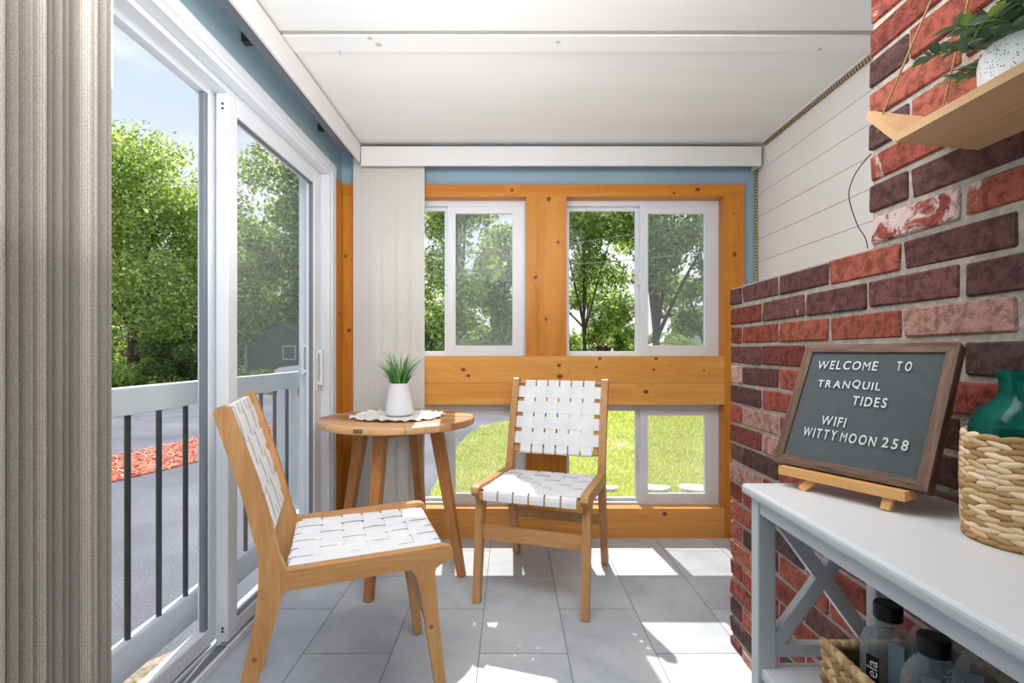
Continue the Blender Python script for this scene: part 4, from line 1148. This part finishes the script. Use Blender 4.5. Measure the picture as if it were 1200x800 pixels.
# railing on the small deck outside the door
RX = -1.24
rl = thing('deck_railing', 'grey painted porch railing with dark round balusters outside the sliding door', 'railing', (RX, 2, G))
def rpart(name, fn, mat, bevel=.003):
    bm = B(); fn(bm); bmesh.ops.translate(bm, verts=bm.verts, vec=(-RX, -2, -G)); return obj(name, bm, mat, rl, bevel=bevel, seg=2)
rpart('top_rail', lambda bm: box(bm, RX-.04, RX, .2, 3.10, .833, .924), M['rail_paint'])
rpart('end_cap', lambda bm: box(bm, RX-.041, RX+.001, 3.10, 3.125, .832, .925), simple('rail_end_dark', lin(96, 96, 100), .7, .1, 10))
rpart('bottom_rail', lambda bm: box(bm, RX-.04, RX, .2, 3.10, -.02, .094), M['rail_paint'])
rpart('post', lambda bm: box(bm, RX-.13, RX-.042, 3.02, 3.11, G, .832), M['rail_paint'])
rpart('post', lambda bm: box(bm, RX-.13, RX-.042, .3, .39, G, .832), M['rail_paint'])
for k in range(13):
    y = 1.09+.151*k
    rpart('baluster', lambda bm: tube(bm, [(RX-.02, y, .094), (RX-.02, y, .834)], .0095, 12), M['dark_metal'], 0)

# trees -----------------------------------------------------------
def crown(seed, blobs, n, size, cols, flat_=.5):
    """leaves scattered through a set of (x,y,z,r) clumps"""
    rng = np.random.default_rng(seed); b = np.array(blobs); w = b[:, 3]**2; idx = rng.choice(len(b), n, p=w/w.sum())
    d = rng.normal(0, 1, (n, 3)); d /= np.linalg.norm(d, axis=1)[:, None]
    r = b[idx, 3]*(rng.uniform(0, 1, n)**.45); P = b[idx, :3]+d*r[:, None]*np.array([1, 1, .8])
    nr = d*.6+rng.normal(0, .7, (n, 3))+np.array([0, 0, .5]); nr /= np.linalg.norm(nr, axis=1)[:, None]
    t = np.cross(nr, rng.normal(0, 1, (n, 3))); t /= np.linalg.norm(t, axis=1)[:, None]; s = np.cross(nr, t)
    L = size*rng.uniform(.6, 1.3, n)[:, None]; W = L*.62
    V = np.stack([P-t*L/2, P+s*W/2-nr*L*.08, P+t*L/2, P-s*W/2-nr*L*.08], 1).reshape(-1, 3); F = np.arange(4*n).reshape(-1, 4)
    cl = np.array([c[:3] for c in cols]); C = cl[rng.integers(0, len(cols), n)]*rng.uniform(.68, 1.8, (n, 1))
    C = C*.74+(C@np.array([.3, .6, .1]))[:, None]*np.array([.28, .26, .24])
    return V, F, C
SUN = [lin(150, 176, 84), lin(126, 156, 70), lin(178, 198, 108), lin(104, 136, 60)]
MID = [lin(136, 164, 90), lin(112, 142, 76), lin(164, 186, 108), lin(94, 124, 66)]
DARKG = [lin(90, 118, 62), lin(74, 102, 54), lin(112, 138, 74)]
def px2(x, Y): return (x-598)/603*Y
def tree(name, label, X, Y, H, R, z0, seed, n, size, cols, lean=0, trunk=.16, fork=True, clump=(.34, .5), nb=26, group=None):
    rng = np.random.default_rng(seed); t = thing(name, label, 'tree', (X, Y, G+.02), 0, group)
    blobs = []
    for i in range(nb):
        a = rng.uniform(0, 2*PI); u = rng.uniform(0, 1) if i > 6 else .3+.11*i; zz = z0+(H-z0)*u; prof = R*math.sin(PI*min(.97, .18+.74*u))**.7
        rr = prof*math.sqrt(rng.uniform(.05, 1))*(1 if i > 6 else .15); blobs.append((rr*math.cos(a)+lean*zz, rr*math.sin(a), zz-R*.15, R*rng.uniform(*clump)))
    V, F, C = crown(seed+1, blobs, n, size, cols)
    new_obj('foliage', np_mesh('foliage', V, F, C), M['leaf'], t)
    bm = B(); top = Vector((lean*H*.68, 0, H*.68)); pts = [(0, 0, 0), (lean*z0*.6+.05, .02, z0*.5), (lean*z0, 0, z0), tuple(top)]
    sp = spline(pts, 6); tube(bm, sp, [trunk*(1-.75*i/(len(sp)-1)) for i in range(len(sp))], 10)
    tr = obj('trunk', bm, M['bark'], t, smooth=True)
    if fork:
        for i in range(8):
            bl = blobs[rng.integers(len(blobs))]; st = sp[int(len(sp)*rng.uniform(.3, .7))]; e = Vector(bl[:3]); m = st*.5+e*.5+Vector((0, 0, .25))
            bm = B(); s2 = spline([st, m, e], 5); tube(bm, s2, [trunk*.42*(1-.8*k/(len(s2)-1)) for k in range(len(s2))], 7); obj('branch', bm, M['bark'], t, smooth=True)
    return t
TG = 'trees beyond the driveway'
tree('leafy_tree', 'tall sunlit tree with a leaning trunk, seen through the near door panel', px2(156, 20), 20, 9.8, 3.3, 3.5, 31, 26000, .17, SUN, -.02, .25, nb=34, group=TG)
tree('leafy_tree', 'broad green tree right of the leaning tree, behind the door centre stile', px2(228, 22), 22, 8.6, 3.2, 1.8, 33, 22000, .18, SUN, 0, .16, group=TG)
tree('leafy_tree', 'shaded tree behind the grey shed, seen through the far door panel', px2(296, 29), 29, 9.2, 4.0, 1.2, 35, 17000, .26, MID, 0, .16, group=TG)
tree('leafy_tree', 'tallest tree at the right side of the far door panel', px2(356, 27), 27, 11.8, 3.3, 1.6, 37, 18000, .26, MID, 0, .18, group=TG)
tree('leafy_tree', 'dark tree behind the leaning tree at the left edge of the door glass', px2(120, 27), 27, 9.6, 3.4, 1.0, 38, 10000, .27, MID, 0, .2, group=TG)
tree('leafy_tree', 'tree filling the gap behind the corner blind', px2(440, 24), 24, 9.5, 2.6, 1.6, 39, 9000, .24, MID, 0, .18, group=TG)
tree('leafy_tree', 'dense tree filling the upper left window', px2(536, 20), 20, 8.6, 2.3, .4, 41, 18000, .17, MID+SUN[:2], 0, .15, clump=(.28, .42), nb=40, group=TG)
tree('leafy_tree', 'lower round tree at the right of the upper left window', px2(592, 22), 22, 6.8, 1.8, .4, 42, 13000, .16, MID+DARKG[:1], 0, .12, clump=(.3, .45), group=TG)
tree('leafy_tree', 'bright light-leaved tree at the left of the upper right window', px2(684, 20), 20, 9.2, 2.3, 2.6, 43, 16000, .18, SUN+MID[:2], 0, .11, clump=(.26, .42), nb=30, group=TG)
tree('leafy_tree', 'tree with a forked dark trunk in the right pane of the upper right window', px2(768, 20), 20, 9.4, 2.5, 2.6, 47, 15000, .18, MID+SUN[:1], 0, .22, clump=(.25, .40), nb=30, group=TG)
tree('leafy_tree', 'tree with a dark trunk at the right edge of the upper right window', px2(828, 19), 19, 8.8, 2.2, 2.4, 51, 13000, .18, MID, 0, .20, clump=(.25, .4), nb=28, group=TG)
tree('leafy_tree', 'distant slim tree in the bright gap of the upper right window', px2(722, 26), 26, 3.9, 1.1, 1.0, 53, 3500, .18, MID, 0, .1, group=TG)
tree('leafy_tree', 'tree beyond the pine wall to the right of the windows', px2(905, 23), 23, 9, 2.6, 1.6, 57, 8000, .24, MID, 0, .18, group=TG)
def shrub(name, label, X, Y, R, H, seed, n, size, cols, cat='shrub', group='shrubs beyond the driveway'):
    rng = np.random.default_rng(seed); blobs = []
    for i in range(14):
        a = rng.uniform(0, 2*PI); rr = R*.7*math.sqrt(rng.uniform()); blobs.append((rr*math.cos(a), rr*math.sin(a), H*rng.uniform(.25, .75), min(R, H)*rng.uniform(.25, .42)))
    t = thing(name, label, cat, (X, Y, G+.02), 0, group)
    V, F, C = crown(seed+3, blobs, n, size, cols); V[:, 2] = np.maximum(V[:, 2], .02); new_obj('foliage', np_mesh('foliage', V, F, C), M['leaf'], t)
    bm = B()
    for i in range(5):
        bl = blobs[i]; tube(bm, [(0, 0, 0), (bl[0]*.4, bl[1]*.4, bl[2]*.6), bl[:3]], [.03, .02, .01], 6)
    obj('stem', bm, M['bark'], t)
    return t
shrub('shrub', 'dark evergreen shrub at the foot of the leaning tree', px2(203, 19.2), 19.2, 1.25, 1.9, 61, 5000, .13, DARKG)
shrub('shrub', 'second dark evergreen shrub, behind the meeting stile of the door', px2(226, 20), 20, 1.6, 2.2, 63, 5000, .13, DARKG)
shrub('shrub', 'low light green shrub at the left edge of the door glass', px2(134, 18), 18, 1.1, .95, 65, 3000, .14, [lin(150,178,88), lin(128,160,70)])
shrub('rhododendron', 'purple flowering bush beside the far house', px2(160, 25), 25, .8, 3.2, 67, 1800, .16, [lin(168, 84, 178), lin(190, 112, 196), lin(142, 66, 156), lin(90, 120, 60)])
shrub('shrub', 'low green shrub in front of the grey shed', px2(296, 19), 19, .8, .75, 69, 2000, .12, SUN)
shrub('shrub', 'bright light green shrub low in the upper right window', px2(803, 18), 18, 1.1, 2.5, 71, 4200, .13, [lin(176,196,104), lin(150,178,84), lin(190,206,124)])
shrub('shrub', 'bushy green shrub at the lower left of the upper right window', px2(690, 22), 22, 1.5, 2.9, 73, 4500, .14, MID)
shrub('rhododendron', 'small dark red flowering bush low in the upper right window', px2(706, 21), 21, .4, 1.95, 75, 900, .12, [lin(140, 60, 84), lin(120, 70, 80), lin(90, 110, 60)])
for i, (px_, Y, R_, H_) in enumerate(((150, 34, 4, 4.5), (215, 33, 4, 4.6), (270, 34, 4, 4.4), (330, 34, 4, 4.6), (520, 33, 3, 4.8), (575, 32, 3, 4.4), (640, 33, 3, 2.6), (760, 34, 3.6, 2.7), (850, 33, 3.6, 3.6))):
    shrub('thicket', ['wooded thicket far behind the leaning tree', 'wooded thicket far behind the door centre stile', 'wooded thicket far left of the grey shed', 'wooded thicket far behind the grey shed', 'wooded thicket far behind the corner blind edge', 'wooded thicket far behind the upper left window', 'low thicket far behind the pine post', 'low thicket far behind the forked tree', 'thicket far behind the right window edge'][i],
          px2(px_, Y), Y, R_, H_, 80+i, 6500, .3, DARKG+MID[:1], 'thicket', 'thickets in the far distance')

# far buildings
def house(label, X, Y, w, d, eave, peak, wallc, roofc, rz=0, wins=()):
    t = thing('house', label, 'house', (X, Y, G+.02), rz); g = .32
    bm = B(); box(bm, -w/2, w/2, 0, d, 0, eave+g)
    v = [bm.verts.new(p) for p in ((-w/2, 0, eave+g), (w/2, 0, eave+g), (0, 0, peak+g), (-w/2, d, eave+g), (w/2, d, eave+g), (0, d, peak+g))]
    bm.faces.new((v[0], v[1], v[2])); bm.faces.new((v[5], v[4], v[3]))
    wm = simple('siding', wallc, .7, .08, 2); obj('wall', bm, wm, t)
    bm = B()
    for s in (-1, 1):
        a = [(s*(w/2+.15), -.15, eave+g-.06), (0, -.15, peak+g+.02), (0, d+.15, peak+g+.02), (s*(w/2+.15), d+.15, eave+g-.06)]
        lo = [bm.verts.new(p) for p in a]; hi = [bm.verts.new((p[0], p[1], p[2]+.08)) for p in a]
        bm.faces.new(lo); bm.faces.new(hi[::-1])
        for k in range(4): bm.faces.new((lo[k], hi[k], hi[(k+1) % 4], lo[(k+1) % 4]))
    obj('roof', bm, simple('shingle', roofc, .8, .1, 4), t)
    for (x0, x1, z0, z1) in wins:
        bm = B(); ring(bm, x0, x1, -.03, .02, z0, z1, .06, .06, .06, .06); f = obj('window', bm, M['white_paint'], t)
        bm = B(); box(bm, x0+.06, x1-.06, -.01, .0, z0+.06, z1-.06); obj('pane', bm, M['vinyl_dark'], f)
    for x in (-w/2, w/2):
        bm = B(); box(bm, x-.06, x+.06, -.02, .04, 0, eave+g); obj('corner_board', bm, M['white_paint'], t)
    return t
house('small grey-green gabled shed seen through the far door panel', px2(326, 23), 23, 2.9, 4, 1.5, 2.25, lin(112, 122, 118), lin(120, 116, 112), 0, ((.2, .8, .95, 1.6),))
house('white house with a pale roof beyond the leaning tree', px2(118, 30), 30, 6, 6, 1.4, 2.6, lin(214, 212, 208), lin(176, 170, 164), .1, ((-1.5, -.6, .7, 1.5), (.9, 1.9, .7, 1.5)))
house('white house with a pale roof low in the right pane of the upper right window', px2(815, 29), 29, 4.5, 6, 1.3, 2.3, lin(222, 222, 222), lin(206, 204, 204), -.1, ((-1.2, -.4, .6, 1.3), (.5, 1.3, .6, 1.3)))
# parked car by the shed
cr = thing('car', 'white parked car mostly hidden behind the door frame', 'car', (-5.5, 17.6, G+.02), 0)
side = [(-2.15, .30), (-2.2, .62), (-2.05, .80), (-1.15, .92), (-.55, 1.36), (.9, 1.40), (1.7, 1.05), (2.1, .95), (2.15, .35)]
bm = B(); prism(bm, side, -.85, .85); obj('body', bm, simple('car_paint', lin(226, 228, 230), .2, .01, 2, .6), cr, bevel=.05)
bm = B(); prism(bm, [(-1.02, .96), (-.52, 1.30), (.85, 1.34), (1.5, 1.06), (1.5, .98)], -.856, .856); obj('side_window', bm, M['vinyl_dark'], cr)
bm = B(); vs = [bm.verts.new(p) for p in ((-1.13, -.7, .955), (-1.13, .7, .955), (-.6, .62, 1.35), (-.6, -.62, 1.35))]; bm.faces.new(vs); bmesh.ops.translate(bm, verts=bm.verts, vec=(-.02, 0, .02)); obj('windscreen', bm, M['vinyl_dark'], cr)
for s in (-1, 1):
    bm = B(); box(bm, -2.2, -1.9, s*.66-.17, s*.66+.17, .60, .74); obj('headlight', bm, simple('headlight', lin(238, 216, 150), .2, .05, 5), cr, bevel=.03)
    for x in (-1.35, 1.35):
        bm = B(); tube(bm, [(x, s*.70, .31), (x, s*.88, .31)], .31, 20); wl = obj('wheel', bm, M['black'], cr, bevel=.03)
        bm = B(); tube(bm, [(x, s*.86, .31), (x, s*.89, .31)], .18, 16); obj('hubcap', bm, M['metal'], wl)
# overhead wires
def wire(p0, p1, label, sag=.15):
    bm = B(); p0, p1 = Vector(p0), Vector(p1); pts = [p0.lerp(p1, k/20)-Vector((0, 0, sag*4*(k/20)*(1-k/20))) for k in range(21)]; tube(bm, pts, .009, 5)
    tag(obj('power_line', bm, simple('wire_grey', lin(150, 152, 156), .6, .05, 3)), label, 'wire', 'overhead wires')
Yw = 13.5
wz = lambda y: 1.04-(y-412)/603*Yw
wire((px2(380, Yw), Yw, wz(318)), (px2(900, Yw), Yw, wz(247)), 'upper overhead wire crossing behind the back windows')
wire((px2(380, Yw), Yw, wz(322)), (px2(900, Yw), Yw, wz(288)), 'lower overhead wire crossing behind the back windows')

# ------------------------------------------------------------------ sky, sun, added fill lamps, camera
W = bpy.data.worlds.new('World'); S.world = W; W.use_nodes = True; nt = W.node_tree; nt.nodes.clear()
N = nt.nodes.new; Lk = nt.links.new
tc = N('ShaderNodeTexCoord'); sp = N('ShaderNodeSeparateXYZ'); Lk(tc.outputs['Generated'], sp.inputs[0])
gr = N('ShaderNodeValToRGB'); Lk(sp.outputs[2], gr.inputs[0])
els = gr.color_ramp.elements; els.new(.5)
for e, (p, c) in zip(els, ((0, lin(236, 240, 246)), (.25, lin(208, 219, 241)), (.8, lin(150, 176, 222)))): e.position = p; e.color = c
mp = N('ShaderNodeMapping'); mp.inputs['Scale'].default_value = (1.2, 1.2, 3.2); mp.inputs['Location'].default_value = (.3, .1, .2); Lk(tc.outputs['Generated'], mp.inputs[0])
nz = N('ShaderNodeTexNoise'); nz.inputs['Scale'].default_value = 2.4; nz.inputs['Detail'].default_value = 6; nz.inputs['Roughness'].default_value = .55; Lk(mp.outputs[0], nz.inputs['Vector'])
cr2 = N('ShaderNodeValToRGB'); cr2.color_ramp.elements[0].position = .44; cr2.color_ramp.elements[1].position = .64; Lk(nz.outputs['Fac'], cr2.inputs[0])
mx = N('ShaderNodeMix'); mx.data_type = 'RGBA'; Lk(cr2.outputs[0], mx.inputs[0]); Lk(gr.outputs[0], mx.inputs[6]); mx.inputs[7].default_value = lin(248, 248, 249)
bg = N('ShaderNodeBackground'); Lk(mx.outputs[2], bg.inputs[0]); bg.inputs[1].default_value = .92
ow = N('ShaderNodeOutputWorld'); Lk(bg.outputs[0], ow.inputs[0])

sd = bpy.data.lights.new('sun', 'SUN'); sd.energy = 4.4; sd.angle = math.radians(.6); sd.color = (1, .96, .89)
so = bpy.data.objects.new('sun', sd); COL.objects.link(so)
so.rotation_euler = Vector((.0996, -1, -1.136)).to_track_quat('-Z', 'Y').to_euler(); so.location = (-1, 8, 9)
def area(name, loc, target, size, energy, color=(1,1,1), sy=None):
    d = bpy.data.lights.new(name, 'AREA'); d.energy = energy; d.size = size; d.color = color
    if sy: d.shape = 'RECTANGLE'; d.size_y = sy
    o = bpy.data.objects.new(name, d); COL.objects.link(o); o.location = loc
    o.rotation_euler = (Vector(target)-Vector(loc)).to_track_quat('-Z', 'Y').to_euler(); return o
area('rear_fill', (.72, -1.55, 1.7), (-.45, 1.9, .8), 1.5, 46, (1, .99, .98), 1.2)  # added fill behind the camera, no such lamp in the room
area('ceiling_fill', (-.22, 1.25, 1.20), (-.22, 1.2501, 3), 1.05, 8.5, (.96, .985, 1), 2.2)  # added unseen fill facing up, brightens the ceiling
area('back_wall_fill', (-.05, 1.08, 2.10), (-.05, 2.55, .55), 1.5, 25, (1, .995, .985), 1.0)  # added fill above the view, brightens the far end of the room

cd = bpy.data.cameras.new('camera'); cd.sensor_width = 36; cd.lens = 603/1200*36; cd.shift_x = .00167; cd.shift_y = .010; cd.clip_start = .05; cd.clip_end = 300
co = bpy.data.objects.new('camera', cd); COL.objects.link(co); co.location = (0, 0, 1.04); co.rotation_euler = (PI/2, 0, 0)
S.camera = co
S.view_settings.view_transform = 'Standard'; S.view_settings.look = 'None'; S.view_settings.exposure = 0.58
S.cycles.max_bounces = 10; S.cycles.transparent_max_bounces = 24; S.cycles.sample_clamp_indirect = 6; S.cycles.caustics_refractive = False; S.cycles.caustics_reflective = False
